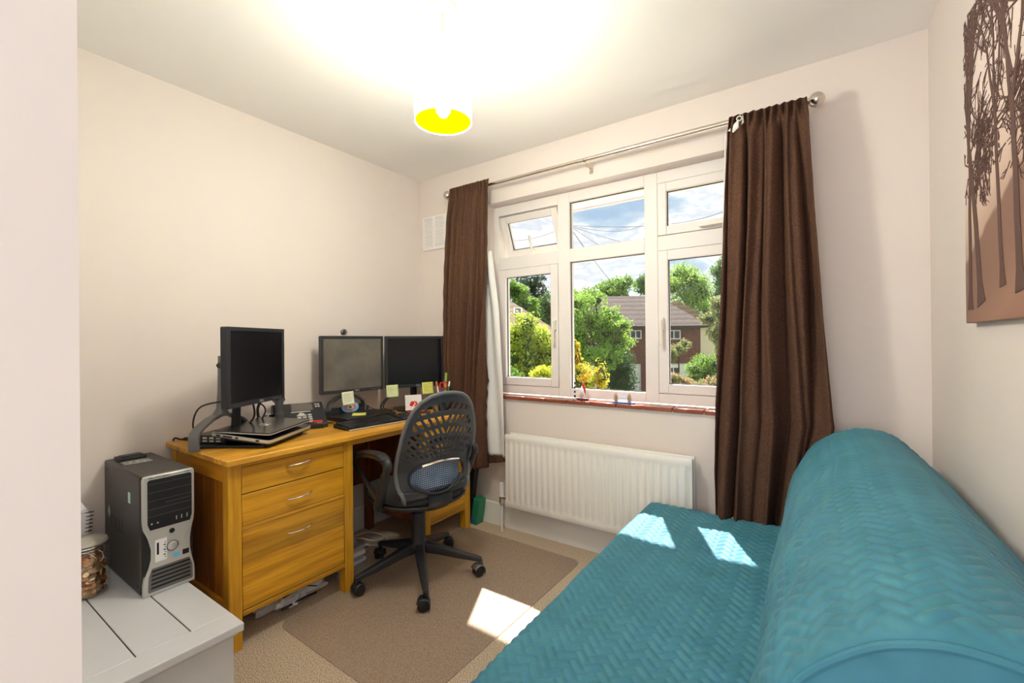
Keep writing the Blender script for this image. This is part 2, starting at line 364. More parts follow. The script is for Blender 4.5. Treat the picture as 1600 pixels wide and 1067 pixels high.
b = MB(); b.box(XL, -.8, -1.5, -1.4, 0, H); b.box(.5, XR, -1.5, -1.4, 0, H); b.box(-.8, XR, -1.5, -1.4, 0, .85); b.box(-.8, XR, -1.5, -1.4, 2.15, H)
struct('wall_landing', b, M['wall'])
# baseboards (profiled)
def skirting(name, fn):
    prof = [(0, 0), (.016, 0), (.016, .098), (.012, .112), (.012, .122), (.006, .138), (0, .142)]
    b = MB(); fn(b, prof); struct(name, b, M['trim'], smooth=30)
def skx(x0, x1, y, s):
    return lambda b, pr: b.prism([(y+s*d, z) for d, z in pr], x0, x1, 'x')
def sky_(y0, y1, x, s):
    return lambda b, pr: b.prism([(x+s*d, z) for d, z in pr], y0, y1, 'y')
skirting('baseboard_window', skx(XL, XR, YW, -1)); skirting('baseboard_left', sky_(YF, YW-.017, XL, 1)); skirting('baseboard_right', sky_(YF, YW-.017, XR, -1))

# ------------------------------------------------------------------ window
win = bpy.data.objects.new('window_1', None); COL.objects.link(win); win['kind'] = 'structure'
Y0, Y1 = 2.44, 2.50
mull = [(-1.824, -1.783), (-1.327, -1.248), (-.785, -.713), (-.257, -.208)]
b = MB()
for x0, x1 in mull: b.box(x0, x1, Y0, Y1, WZ0+.012, WZ1)
for i in range(3):
    xa, xb = mull[i][1], mull[i+1][0]
    b.box(xa, xb, Y0, Y1, 2.048, WZ1); b.box(xa, xb, Y0, Y1, 1.682, 1.762); b.box(xa, xb, Y0, Y1, WZ0+.012, .908)
b.build('window_frame', M['upvc'], win, bevel=.003)
def pane(x0, x1, z0, z1, par, y=2.47, Mx=None, gk=.004):
    g = MB(); g.M = Mx; g.box(x0-.01, x1+.01, y-.003, y+.003, z0-.01, z1+.01); g.build('glass_pane', M['glass'], par, smooth=0)
    k = MB(); k.M = Mx
    for s0, s1, t0, t1 in ((x0-.003, x0+gk, z0, z1), (x1-gk, x1+.003, z0, z1), (x0, x1, z0-.003, z0+gk), (x0, x1, z1-gk, z1+.003)):
        k.box(s0, s1, y-.012, y-.006, t0, t1)
    k.build('gasket', M['gasket'], par, smooth=0)
pane(-1.248, -.785, .908, 1.682, win); pane(-1.248, -.785, 1.762, 2.048, win)
def sash(x0, x1, z0, z1, wd=.045, Mx=None):
    b = MB(); b.M = Mx; ya, yb = 2.436, 2.49
    b.box(x0, x0+wd, ya, yb, z0, z1); b.box(x1-wd, x1, ya, yb, z0, z1); b.box(x0+wd, x1-wd, ya, yb, z0, z0+wd); b.box(x0+wd, x1-wd, ya, yb, z1-wd, z1)
    o = b.build('casement_sash', M['upvc'], win, bevel=.003)
    pane(x0+wd, x1-wd, z0+wd, z1-wd, o, Mx=Mx); return o
s1 = sash(-1.781, -1.329, .910, 1.680, .052); s2 = sash(-.711, -.259, .910, 1.680, .050); s3 = sash(-.711, -.259, 1.764, 2.046, .046)
ang = math.radians(22)
Mo = Matrix.Translation((0, 2.45, 2.044)) @ Matrix.Rotation(ang, 4, 'X') @ Matrix.Translation((0, -2.45, -2.044))
s4 = sash(-1.775, -1.335, 1.766, 2.040, .045, Mo)
def handle_v(x, z, par):
    b = MB(); b.box(x-.009, x+.009, 2.412, 2.436, z-.035, z+.03); b.box(x-.007, x+.007, 2.398, 2.412, z-.125, z+.02); b.build('window_handle', M['metal_w'], par, bevel=.003)
handle_v(-1.349, 1.30, s1); handle_v(-.69, 1.29, s2)
b = MB(); b.box(-.49, -.43, 2.412, 2.436, 1.772, 1.792); b.box(-.495, -.34, 2.398, 2.412, 1.774, 1.79); b.build('window_handle', M['metal_w'], s3, bevel=.003)
b = MB(); b.M = Mo; b.box(-1.562, -1.545, 2.41, 2.436, 1.776, 1.80); b.box(-1.56, -1.547, 2.398, 2.412, 1.776, 1.90); b.build('window_handle', M['metal_w'], s4, bevel=.003)
# sill of terracotta tiles
sill = bpy.data.objects.new('trim_1', None); COL.objects.link(sill); sill['kind'] = 'structure'
b = MB(); b.box(WX0+.001, WX1-.001, 2.345, 2.44, .815, .836); b.build('sill_bed', M['grout'], sill)
x = WX0+.004; k = 0
tw = [.15, .145, .15, .15, .148, .15, .152, .15, .148, .15, .15]
b = MB()
while x < WX1-.02:
    x2 = min(x+.146, WX1-.004); b.box(x, x2, 2.328, 2.44, .829, .850); x = x2+.005
b.build('sill_tiles', M['tile'], sill, bevel=.003)

# outside soffit, gutter and wall of this house
b = MB(); b.box(-4.5, 2.4, YW+.27, 3.055, 2.20, 2.23)
b.box(-4.5, 2.4, 3.055, 3.07, 2.185, 2.36)
struct('trim_2', b, M['upvc'])
b = MB(); b.lathe([(.001, 0)], n=3)
b = MB()
b.grid(lambda u, v: (-4.5+6.9*u, 3.107+.036*math.cos(PI+PI*v), 2.262-.036*math.sin(PI*v)), 1, 10)
gu = b.build('trim_3', M['upvc'], solid=.004); gu['kind'] = 'structure'

# wall vent
v = thing('wall_vent', 'white louvred air vent high on the wall left of the curtains', 'vent', (-2.285, YW, 1.99))
b = MB(); b.box(-2.402, -2.168, YW-.012, YW-.001, 1.872, 2.116); b.build('vent_plate', M['trim'], v, bevel=.003)
b = MB()
for cx in (-2.337, -2.232):
    for i in range(13):
        z = 1.895+i*.0165
        b.add([(cx-.042, YW-.013, z), (cx+.042, YW-.013, z), (cx+.042, YW-.021, z+.009), (cx-.042, YW-.021, z+.009), (cx-.042, YW-.013, z+.011), (cx+.042, YW-.013, z+.011)], [(0, 1, 2, 3), (3, 2, 5, 4), (0, 3, 4), (1, 5, 2)])
b.build('louvres', M['trim'], v, smooth=0)

# ------------------------------------------------------------------ radiator
r = thing('radiator', 'white double panel radiator on the wall under the window', 'radiator', (-1.05, 2.28, .17))
def rad_panel(y, s):
    x0, x1, z0, z1 = -1.607, -.503, .172, .622; n = 27; b = MB()
    prof = []
    pitch = (x1-x0-.04)/n
    prof.append((x0, 0)); prof.append((x0+.02, 0))
    for i in range(n):
        a = x0+.02+i*pitch
        prof += [(a+pitch*.12, 0), (a+pitch*.30, .009), (a+pitch*.70, .009), (a+pitch*.88, 0)]
    prof.append((x1, 0))
    zs = [(z0, .0, 0), (z0+.012, .006, 0), (z0+.035, .006, 0), (z0+.05, .0, .6), (z0+.06, 0, 1), (z1-.06, 0, 1), (z1-.05, 0, .6), (z1-.035, .006, 0), (z1-.012, .006, 0), (z1, 0, 0)]
    V = [(px, y-s*(off+amp*d), z) for z, off, amp in zs for px, d in prof]; c = len(prof); F = []
    for j in range(len(zs)-1):
        for i in range(c-1): F.append((j*c+i, j*c+i+1, (j+1)*c+i+1, (j+1)*c+i))
    b.add(V, F); b.box(x0, x1, min(y+s*.002, y+s*.012), max(y+s*.002, y+s*.012), z0, z1)
    b.build('radiator_panel', M['rad'], r, smooth=50)
rad_panel(2.248, 1); rad_panel(2.315, -1)
b = MB(); b.box(-1.600, -.510, 2.262, 2.302, .600, .612)
b.build('top_grille', M['rad'], r)
b = MB(); b.cyl((-1.65, 2.272, .215), (-1.60, 2.272, .215), .012); b.cyl((-1.655, 2.272, .175), (-1.655, 2.272, .225), .014, .016); b.tube([(-1.655, 2.272, .185), (-1.655, 2.272, .165)], [.02, .013], 6)
b.build('valve_body', M['chrome'], r)
b = MB(); b.lathe([(.001, .085), (.014, .083), (.017, .07), (.019, .02), (.02, 0), (.001, 0)], (-1.655, 2.272, .222), 16)
b.build('valve_cap', M['white'], r)
b = MB(); b.cyl((-1.655, 2.272, 0), (-1.655, 2.272, .17), .0085); b.build('feed_pipe', M['white'], r)

# ------------------------------------------------------------------ pendant lamp
PX, PY = -1.097, 1.172
p = thing('pendant_lamp', 'white drum pendant lamp with yellow lining hanging from the ceiling', 'ceiling lamp', (PX, PY, 1.985))
b = MB(); b.lathe([(.001, 0), (.012, -.03), (.035, -.028), (.05, -.012), (.052, 0)], (PX, PY, 2.4), 32); b.build('ceiling_rose', M['white'], p)
b = MB(); b.cyl((PX, PY, 2.13), (PX, PY, 2.385), .003, n=8); b.build('cord', M['white'], p)
ZB, ZT = 1.985, 2.222; RS = .1005
b = MB(); b.lathe([(RS, 0), (RS, ZT-ZB)], (PX, PY, ZB), 64); sh = b.build('lamp_shade', M['shade_w'], p)
b = MB(); b.lathe([(RS-.002, .001), (RS-.002, ZT-ZB-.001)], (PX, PY, ZB), 64); b.build('shade_lining', M['shade_y'], sh, label='yellow inner lining')
b = MB(); b.tube([(PX+RS*math.cos(a*PI/24), PY+RS*math.sin(a*PI/24), ZB) for a in range(48)], .0018, 6, True); b.build('wire_ring', M['white'], sh)
b = MB(); b.tube([(PX+RS*math.cos(a*PI/24), PY+RS*math.sin(a*PI/24), ZT) for a in range(48)], .0018, 6, True)
for a in (0, 2*PI/3, 4*PI/3): b.cyl((PX+.018*math.cos(a), PY+.018*math.sin(a), ZB+.17), (PX+RS*math.cos(a), PY+RS*math.sin(a), ZT-.002), .0015, n=6)
b.build('wire_ring', M['white'], sh)
b = MB(); b.cyl((PX, PY, ZB+.11), (PX, PY, ZB+.17), .02, .014); b.build('lamp_holder', M['white'], p)
b = MB(); b.lathe([(.001, -.06), (.012, -.056), (.024, -.04), (.028, -.02), (.024, .005), (.014, .03), (.013, .045)], (PX, PY, ZB+.075), 24); b.build('bulb', M['bulb'], p)
pl = bpy.data.lights.new('pendant_bulb_light', 'POINT'); po = bpy.data.objects.new('pendant_bulb_light', pl); COL.objects.link(po)
pl.energy = 20; pl.color = (1, .965, .92); pl.shadow_soft_size = .05; po.location = (PX, PY, ZB-.004)

# ------------------------------------------------------------------ curtain rail
r = thing('curtain_pole', 'brushed nickel curtain pole with ball finials above the window', 'curtain pole', (-1.03, 2.25, 2.2))
b = MB(); b.cyl((-2.045, 2.25, 2.2), (-.86, 2.25, 2.197), .0105); b.build('rod', M['brass'], r)
b = MB(); b.cyl((-.88, 2.25, 2.197), (-.025, 2.25, 2.194), .0130); b.build('rod', M['brass'], r, label='thicker right hand tube of the pole')
for x, s, z in ((-2.072, -1, 2.200), (.005, 1, 2.195)):
    b = MB(); b.ball((x, 2.25, z), .030, 14); b.cyl((x-s*.05, 2.25, z), (x-s*.022, 2.25, z), .013, .017); b.cyl((x-s*.06, 2.25, z), (x-s*.048, 2.25, z), .0165)
    b.build('finial', M['brass'], r)
for x in (-2.0, -1.055, -.05):
    b = MB(); b.box(x-.011, x+.011, YW-.004, YW-.001, 2.150, 2.205); b.box(x-.009, x+.009, 2.25, YW-.002, 2.176, 2.182); b.tube([(x, 2.25+.015*math.cos(a*PI/8), 2.198+.015*math.sin(a*PI/8)) for a in range(8, 17)], .0035, 6)
    b.build('bracket', M['brass'], r)

# ------------------------------------------------------------------ curtains
def lerp_tab(tab, z):
    if z >= tab[0][0]: return tab[0][1:]
    for (za, *A), (zb, *B) in zip(tab, tab[1:]):
        if z >= zb:
            t = (za-z)/(za-zb); return [a+(b_-a)*t for a, b_ in zip(A, B)]
    return tab[-1][1:]
def curtain_sheet(tab, z1, zbot, nf, amp, yc, ph, nu=150, nv=110, hem=None, pleats=13):
    def fn(u, v_):
        zb = zbot(u); z = z1+(zb-z1)*v_
        xl, xr = lerp_tab(tab, z)[:2]; d = z1-z
        hd = max(0, 1-d/.10)
        A = amp*(min(1, .35+d/.35))*(1+.15*math.sin(5*z+2*u))
        pv = PI*(nf*1.25*u + .22*math.sin(1.7*z+ph) + .16*math.sin(2.2*z*u+1)) + ph
        wv = 1-2*abs(math.sin(pv))**.5
        wv2 = math.sin(2*PI*(nf*1.83*u+.3*math.sin(1.1*z+2))+1.3*ph)
        y = yc + A*(.85*wv+.30*wv2)
        pl_ = math.sin(2*PI*pleats*u+.5*math.sin(9*u))
        y = y*(1-.75*hd)+(yc)*.75*hd + hd*.021*pl_ 
        y += .002*math.sin(40*z+30*u)*min(1, d*2)
        x = xl+(xr-xl)*(u+.020*math.sin(2*PI*nf*u+ph)*(1-hd))
        z += .012*hd*pl_*max(0, 1-d/.03)
        return (x, y, z)
    return fn
# left curtain
cl = thing('curtain', 'brown velvet curtain with white lining hanging left of the window behind the desk chair', 'curtain', (-1.9, 2.22, .4), group=None)
tabL = [(2.22, -2.020, -1.692), (2.05, -2.035, -1.688), (1.3, -2.065, -1.700), (.9, -2.078, -1.73), (.77, -2.082, -1.738), (.40, -2.075, -1.722)]
fnL = curtain_sheet(tabL, 2.222, lambda u: .400+.010*math.sin(7*u), 5.3, .044, 2.215, .6)
b = MB(); b.grid(fnL, 150, 110); b.build('curtain_fabric', M['brown'], cl, smooth=180, solid=.003)
tabW = [(2.22, -1.80, -1.735), (1.78, -1.79, -1.712), (1.4, -1.78, -1.656), (.93, -1.80, -1.622), (.45, -1.79, -1.612)]
def fnW(u, v_):
    z = 1.78+(.475-1.78)*v_; xl, xr = lerp_tab(tabW, z)[:2]
    return (xl+(xr-xl)*u, 2.262+.010*math.sin(9*u+3*z)-.006*u, z)
b = MB(); b.grid(fnW, 24, 60); b.build('lining', M['lining'], cl, smooth=180, solid=.002, label='white lining turned towards the room')
def fnH(u, v_):
    return (-1.752+.142*u, 2.254+.006*math.sin(9*u), .480-(.062-.030*u)*v_)
b = MB(); b.grid(fnH, 20, 6); b.build('hem', M['brown'], cl, smooth=180, solid=.004)
# right curtain
cr = thing('curtain', 'wide brown velvet curtain hanging right of the window down to the teal sofa', 'curtain', (-.2, 2.2, .4))
tabR = [(2.2, -.318, -.030), (2.12, -.330, -.024), (1.8, -.345, -.010), (1.28, -.368, .016), (.9, -.390, .044), (.84, -.392, .050), (.6, -.396, .01), (.40, -.392, -.03)]
def fnR0(u, v_):
    p = curtain_sheet(tabR, 2.195, lambda u: .392+.010*math.sin(9*u), 4.1, .042, 2.200, 2.3, pleats=10)(u, v_)
    x, y, z = p
    y += .018*math.exp(-((u-.50)/.10)**2)*min(1, (2.1-z)*.8)*(-1 if z > .9 else -1)
    x += .020*math.sin(2.2*(2.2-z)+6*u)*math.sin(PI*u)*min(1, (2.2-z)*1.2)
    # deep valley right of centre and a bulging fold beside it
    y += .028*math.exp(-((u-.60)/.05)**2)*min(1, max(0, 2.0-z))
    y = min(y, 2.262)
    # bunched foot
    if z < .60:
        t = (.60-z)/.2; y -= .030*t*math.exp(-((u-.18)/.12)**2)
    return (x, y, z)
b = MB(); b.grid(fnR0, 190, 130); b.build('curtain_fabric', M['brown'], cr, smooth=180, solid=.003)
b = MB(); b.grid(lambda u, v_: (-.335-.05*v_-.012*u, 2.215+.05*u, 2.15+(.55-2.15)*v_), 4, 30); b.build('lining', M['lining'], cr, smooth=180, solid=.002)
b = MB(); b.add([(-.322, 2.186, 2.13), (-.262, 2.188, 2.188), (-.258, 2.186, 2.150), (-.300, 2.184, 2.115)], [(0, 1, 2, 3)]); b.build('heading_tape', M['tape'], cr, solid=.002)
b = MB(); b.tube([(-.275+.010*math.cos(a*PI/6), 2.17, 2.165+.010*math.sin(a*PI/6)) for a in range(12)], .0022, 6, True)
b.build('curtain_hook', M['white'], cr)

# ------------------------------------------------------------------ canvas on the right wall
cv = thing('canvas_print', 'sepia canvas print of bare trees in mist hanging on the right wall', 'picture', (XR, 1.35, 1.235))
CY0, CY1, CZ0, CZ1 = .94, 1.741, 1.235, 2.073
m = bpy.data.materials.new('sepia_mist_print'); m.use_nodes = True; t = m.node_tree; bb = t.nodes['Principled BSDF']; bb.inputs['Roughness'].default_value = .6
c = t.nodes.new('ShaderNodeTexCoord'); sx = t.nodes.new('ShaderNodeSeparateXYZ'); t.links.new(c.outputs['Object'], sx.inputs[0])
rp = t.nodes.new('ShaderNodeValToRGB'); mr = t.nodes.new('ShaderNodeMapRange'); mr.inputs[1].default_value = 0; mr.inputs[2].default_value = CZ1-CZ0
ad = t.nodes.new('ShaderNodeMath'); ad.operation = 'MULTIPLY_ADD'; ad.inputs[1].default_value = .34; t.links.new(sx.outputs[1], ad.inputs[0]); t.links.new(sx.outputs[2], ad.inputs[2])
nz = t.nodes.new('ShaderNodeTexNoise'); nz.inputs['Scale'].default_value = 9; t.links.new(c.outputs['Object'], nz.inputs[0])
a3 = t.nodes.new('ShaderNodeMath'); a3.operation = 'MULTIPLY_ADD'; a3.inputs[1].default_value = .05; t.links.new(nz.outputs[0], a3.inputs[0]); t.links.new(ad.outputs[0], a3.inputs[2])
t.links.new(a3.outputs[0], mr.inputs[0]); t.links.new(mr.outputs[0], rp.inputs[0])
e = rp.color_ramp.elements; e[0].position = .0; e[0].color = (.30, .15, .11, 1); e[1].position = 1; e[1].color = (.72, .60, .58, 1)
for ps_, c_ in ((.10, (.34, .18, .13, 1)), (.22, (.26, .14, .105, 1)), (.385, (.24, .13, .10, 1)), (.40, (.52, .36, .29, 1)), (.55, (.70, .54, .46, 1)), (.8, (.80, .68, .62, 1))):
    x_ = e.new(ps_); x_.color = c_
t.links.new(rp.outputs[0], bb.inputs['Base Color'])
M['mist'] = m; M['bark'] = mat('dark_sepia_ink', (.115, .062, .052), .8)
b = MB(); b.box(.342, XR-.002, CY0, CY1, CZ0, CZ1); b.build('canvas', M['mist'], cv, bevel=.002)
def flat_limb(b, pts, x=None):
    x = .3402+R2.random()*.0007
    # pts (y, z, width)
    for (ya, za, wa), (yb, zb, wb) in zip(pts, pts[1:]):
        d = Vector((yb-ya, zb-za)); n_ = Vector((-d.y, d.x)).normalized()
        P = [(x, ya+n_.x*wa, za+n_.y*wa), (x, ya-n_.x*wa, za-n_.y*wa), (x, yb-n_.x*wb, zb-n_.y*wb), (x, yb+n_.x*wb, zb+n_.y*wb)]
        P += [(x+.0012, p[1], p[2]) for p in P]; b.add(P, [(0, 1, 2, 3), (0, 4, 5, 1), (1, 5, 6, 2), (2, 6, 7, 3), (3, 7, 4, 0)])
b = MB(); R2 = random.Random(3)
trunks = [(1.690, 1.33, .014, .00), (1.595, 1.34, .020, .055), (1.437, 1.37, .012, .01), (1.33, 1.35, .018, .01), (1.15, 1.37, .016, -.02), (1.02, 1.34, .019, .03)]
def clampf(y, z): return CY0+.004 < y < CY1-.004 and CZ0+.004 < z < CZ1-.004
def branch(b, y, z, a, L, w_, depth):
    pts = [(y, z, w_)]; n = 5
    for i in range(n):
        a += R2.uniform(-.22, .22); y += L/n*math.sin(a); z += L/n*math.cos(a)
        if not clampf(y, z): break
        pts.append((y, z, w_*(1-.6*(i+1)/n)))
        if depth > 0 and i > 0:
            for q_ in range(2 if depth > 1 else 1):
                branch(b, y, z, a+R2.choice((-1, 1))*R2.uniform(.35, .9), L*R2.uniform(.45, .7), w_*.45, depth-1)
    if len(pts) > 1: flat_limb(b, pts)
for (ty, tz, tw_, lean) in trunks:
    pts = []; y = ty; z = tz-.06
    for i in range(9):
        pts.append((y, z, tw_*(1.7 if i == 0 else 1-.05*i))); y += lean*.12+R2.uniform(-.003, .003)+(.004 if lean > 0 else 0); z += .052
    flat_limb(b, pts)
    for a in (-.22, .02, .25): branch(b, y, z-.02+R2.uniform(-.10, .02), a, R2.uniform(.34, .46), tw_*.50, 2)
    for i in range(3): branch(b, y, z-R2.uniform(0, .16), R2.choice((-1, 1))*R2.uniform(.9, 1.9), .12, .0025, 2)
for i in range(150):
    y = R2.uniform(CY0+.01, CY1-.01); z = R2.uniform(1.66, CZ1-.01) if i % 4 else R2.uniform(1.55, 1.7)
    branch(b, y, z, R2.uniform(-PI, PI), .05, .0011, 1)
for i in range(60):
    y = R2.uniform(1.45, 1.62); z = R2.uniform(1.56, 1.72); flat_limb(b, [(y, z, .0012), (y+.002, z+.006, .003), (y+.003, z+.013, .001)])
b.build('tree_silhouettes', M['bark'], cv, smooth=0, label='printed dark silhouettes of bare trees')

# ------------------------------------------------------------------ sofa bed
sf = thing('sofa_bed', 'teal quilted sofa bed with a rounded backrest along the right wall', 'sofa bed', (-.16, 1.4, 0))
def herr(x, y, a=.0255):
    x += .004*math.sin(9*y+4*x); y += .004*math.sin(8*x-3*y)
    # herringbone quilting: distance to the stitched edge of the enclosing 2x1 patch, 0 at the seam .. 1 in the middle
    u = (x+y)/a*.7071; v_ = (y-x)/a*.7071; i = math.floor(u); j = math.floor(v_); k = (i-j) % 4
    if k == 0: x0, x1, y0, y1 = i, i+2, j, j+1
    elif k == 1: x0, x1, y0, y1 = i-1, i+1, j, j+1
    elif k == 3: x0, x1, y0, y1 = i, i+1, j, j+2
    else: x0, x1, y0, y1 = i, i+1, j-1, j+1
    d = min(u-x0, x1-u, v_-y0, y1-v_)
    return max(0, min(1, d*2.6))**.6
def waves(x, y):
    return math.sin(11*x+3*math.sin(5*y))*math.sin(6*y+1.3) + .5*math.sin(19*x-13*y)
SX0, SX1, SY0, SY1, SZ = -.685, -.095, .64, 2.185, .405
def seat_pt(s_, y):
    # s_ : path length along cross-section from floor at the front, up, over the edge, to the crease
    R_ = .028; Hh = SZ-.03-R_; xf = SX0
    if s_ < Hh: x, z, nx, nz = xf, .03+s_, -1, 0
    elif s_ < Hh+R_*PI/2:
        a = (s_-Hh)/R_; x = xf+R_-R_*math.cos(a); z = SZ-R_+R_*math.sin(a); nx, nz = -math.cos(a), math.sin(a)
    else: x = xf+R_+(s_-Hh-R_*PI/2); z = SZ; nx, nz = 0, 1
    return x, z, nx, nz
Ltot = SZ-.03-.028+.028*PI/2+(SX1-SX0-.028)+.02
def seat_fn(u, v_):
    y = SY0+(SY1-SY0)*v_; s_ = u*Ltot; x, z, nx, nz = seat_pt(s_, y)
    h_ = .0052*herr(s_, y)+.0022*waves(s_, y)
    sag = 0
    if nz > .5: sag = -.010*math.sin(PI*min(1, max(0, (x-SX0)/(SX1-SX0))))*math.sin(PI*v_)
    e = min(v_, 1-v_)*(SY1-SY0); edge = -.02*(1-math.sqrt(max(0, 1-(1-min(1, e/.03))**2)))
    x += (.010+.012*math.sin(2.6*y))*(1 if nx < -.5 else .4)*.6
    return (x+nx*(h_+edge*.3), y, z+nz*(h_+edge)+sag)
b = MB(); b.grid(seat_fn, 230, 380); b.add([], [])
b.build('seat_cover', M['teal'], sf, smooth=180, solid=.004)
b = MB(); b.box(SX0+.02, .34, SY0+.012, SY1-.012, .03, SZ-.03); b.build('mattress', M['teal'], sf, bevel=.02)
for yy in (SY0+.012, SY1-.012):
    b = MB()
    s_ = -1 if yy < 1 else 1
    b.grid(lambda u, v_, yy=yy, s_=s_: (SX0+.012+(.34-SX0-.02)*u, yy+s_*(.003+.0035*herr(u*.9, v_*.37)), .03+(SZ-.045)*v_), 90, 40)
    b.build('end_cover', M['teal'], sf, smooth=180)
roll = [(-.105, .37), (-.122, .43), (-.112, .50), (-.096, .573), (-.084, .635), (-.063, .695), (-.019, .768), (.043, .824), (.09, .847), (.131, .856), (.185, .852), (.232, .834), (.300, .772), (.338, .715), (.352, .66), (.356, .55), (.356, .38)]
rp_ = [Vector((x, z, 0)) for x, z in roll]; rp_ = smoothpts(rp_, 8)
cum = [0]
for a_, b_ in zip(rp_, rp_[1:]): cum.append(cum[-1]+(b_-a_).length)
RT = cum[-1]
def roll_at(s_):
    s_ = max(0, min(RT, s_)); i = 0
    lo_, hi_ = 0, len(cum)-2
    while lo_ < hi_:
        mid = (lo_+hi_+1)//2
        if cum[mid] <= s_: lo_ = mid
        else: hi_ = mid-1
    i = lo_; t_ = (s_-cum[i])/(cum[i+1]-cum[i]+1e-9); p = rp_[i].lerp(rp_[i+1], t_); d = (rp_[i+1]-rp_[i]).normalized()
    return p.x, p.y, -d.y, d.x
RY0, RY1 = .70, 2.125
def roll_fn(u, v_):
    y = RY0+(RY1-RY0)*v_; s_ = u*RT; x, z, nx, nz = roll_at(s_)
    e = min(y-RY0, RY1-y); q_ = min(1, e/.05); sc2 = 1-.05*(1-math.sqrt(max(0, 1-(1-q_)**2)))
    cx_, cz_ = .12, .5; x = cx_+(x-cx_)*sc2; z = cz_+(z-cz_)*(sc2 if z > cz_ else 1)
    h_ = .0056*herr(s_, y)+.0035*waves(s_*.8, y)+.005*math.sin(14*s_+2)*math.sin(22*y+3*math.sin(7*s_))*(.4+.6*(nx < -.3))
    h_ *= min(1, e/.035)
    z -= .012*v_*0
    return (min(x+nx*h_, .357), y, z+nz*h_)
b = MB(); b.grid(roll_fn, 260, 360); b.build('backrest_cover', M['teal'], sf, smooth=180)
def cap_fn(yy, s2):
    def g(u, v_):
        x, z, nx, nz = roll_at(u*RT); x = .12+(x-.12)*.95; z = .5+(z-.5)*(.95 if z > .5 else 1)
        cx_, cz_ = .12, .46; k_ = v_
        X = cx_+(x-cx_)*k_; Z = cz_+(z-cz_)*k_
        bul = .035*(1-k_**3)
        return (X, yy+s2*(bul+.0035*herr(X, Z, .05)), Z)
    return g
b = MB(); b.grid(cap_fn(RY0, -1), 140, 60); b.build('end_panel', M['teal'], sf, smooth=180)
b = MB(); b.grid(cap_fn(RY1, 1), 60, 20); b.build('end_panel', M['teal'], sf, smooth=180)
pp = []
for i in range(90):
    x, z, nx, nz = roll_at((.02+.96*i/89)*RT); x = .12+(x-.12)*.957; z = .5+(z-.5)*(.957 if z > .5 else 1); pp.append((min(x, .354), RY0-.001, z))
b = MB(); b.tube(pp, .0058, 8); b.build('piping', M['teal'], sf)

# ------------------------------------------------------------------ desk
dk = thing('desk', 'golden oak pedestal desk with three drawers against the left wall', 'desk', (-2.13, 1.5, 0))
TZ = .755
b = MB(); b.box(-2.443, -1.832, .765, 2.245, TZ-.024, TZ); b.build('desktop', M['oakT'], dk, bevel=.004)
FX = -1.866; LT = TZ-.0245
def leg(x0, x1, y0, y1, m=None): b = MB(); b.box(x0, x1, y0, y1, 0, LT); b.build('leg', m or M['oakZ'], dk, bevel=.002)
leg(FX-.048, FX, .782, .830); leg(FX-.048, FX, 1.288, 1.336); leg(-2.425, -2.377, .782, .830); leg(-2.425, -2.377, 1.288, 1.336, M['oak_shaded'])
leg(FX-.048, FX, 1.816, 1.857); leg(FX-.048, FX, 2.166, 2.214); leg(-2.425, -2.377, 1.816, 1.857, M['oak_shaded']); leg(-2.425, -2.377, 2.166, 2.214)
# side frame and panel of the left pedestal
for z0, z1 in ((.655, LT), (.13, .184)):
    b = MB(); b.box(-2.377, FX-.048, .786, .806, z0, z1); b.build('side_rail', M['oakX'], dk, bevel=.002)
b = MB(); b.box(-2.379, FX-.046, .797, .812, .185, .66); b.build('side_panel', M['oakP'], dk)
for ya in (1.306, 1.830, 2.184):
    b = MB(); b.box(-2.379, FX-.046, ya, ya+.012, .13, LT-.001); b.build('inner_panel', M['oak_shaded'], dk)
b = MB(); b.box(-2.42, -2.41, 1.336, 1.816, .30, .66); b.build('modesty_panel', M['oak_shaded'], dk)
for xa, xb, z0, z1 in ((FX-.045, FX-.002, .712, LT), (FX-.045, FX-.001, .463, .477), (-2.377, FX+.003, .128, .146)):
    b = MB(); b.box(xa, xb, .831, 1.287, z0, z1); b.build('drawer_rail', M['oakY'], dk, bevel=.0015)
b = MB(); b.box(FX-.030, FX-.004, 1.336, 1.816, .700, LT); b.build('apron', M['oakY'], dk, bevel=.0015)
def bow(y, z, par, L=.108):
    b = MB(); P = []
    for i in range(13):
        t_ = i/12; P.append((FX+.004+.022*math.sin(PI*t_)**.6, y-L/2+L*t_, z-.004+.008*t_))
    rr = [.0035+.0015*math.sin(PI*i/12) for i in range(13)]; b.tube(P, rr, 8, flat=(1.2, .8))
    b.build('handle', M['brass'], par, label='satin nickel bow handle')
for z0, z1, hz in ((.606, .710, .681), (.479, .602, .538), (.149, .461, .394)):
    b = MB(); b.box(FX-.022, FX-.0015, .832, 1.286, z0, z1); d = b.build('drawer', M['oakY'], dk, bevel=.002); bow(1.066, hz, d)
    b = MB(); b.box(-2.35, FX-.03, .85, 1.27, z0+.01, z1-.012); b.build('drawer_box', M['oak_shaded'], d)
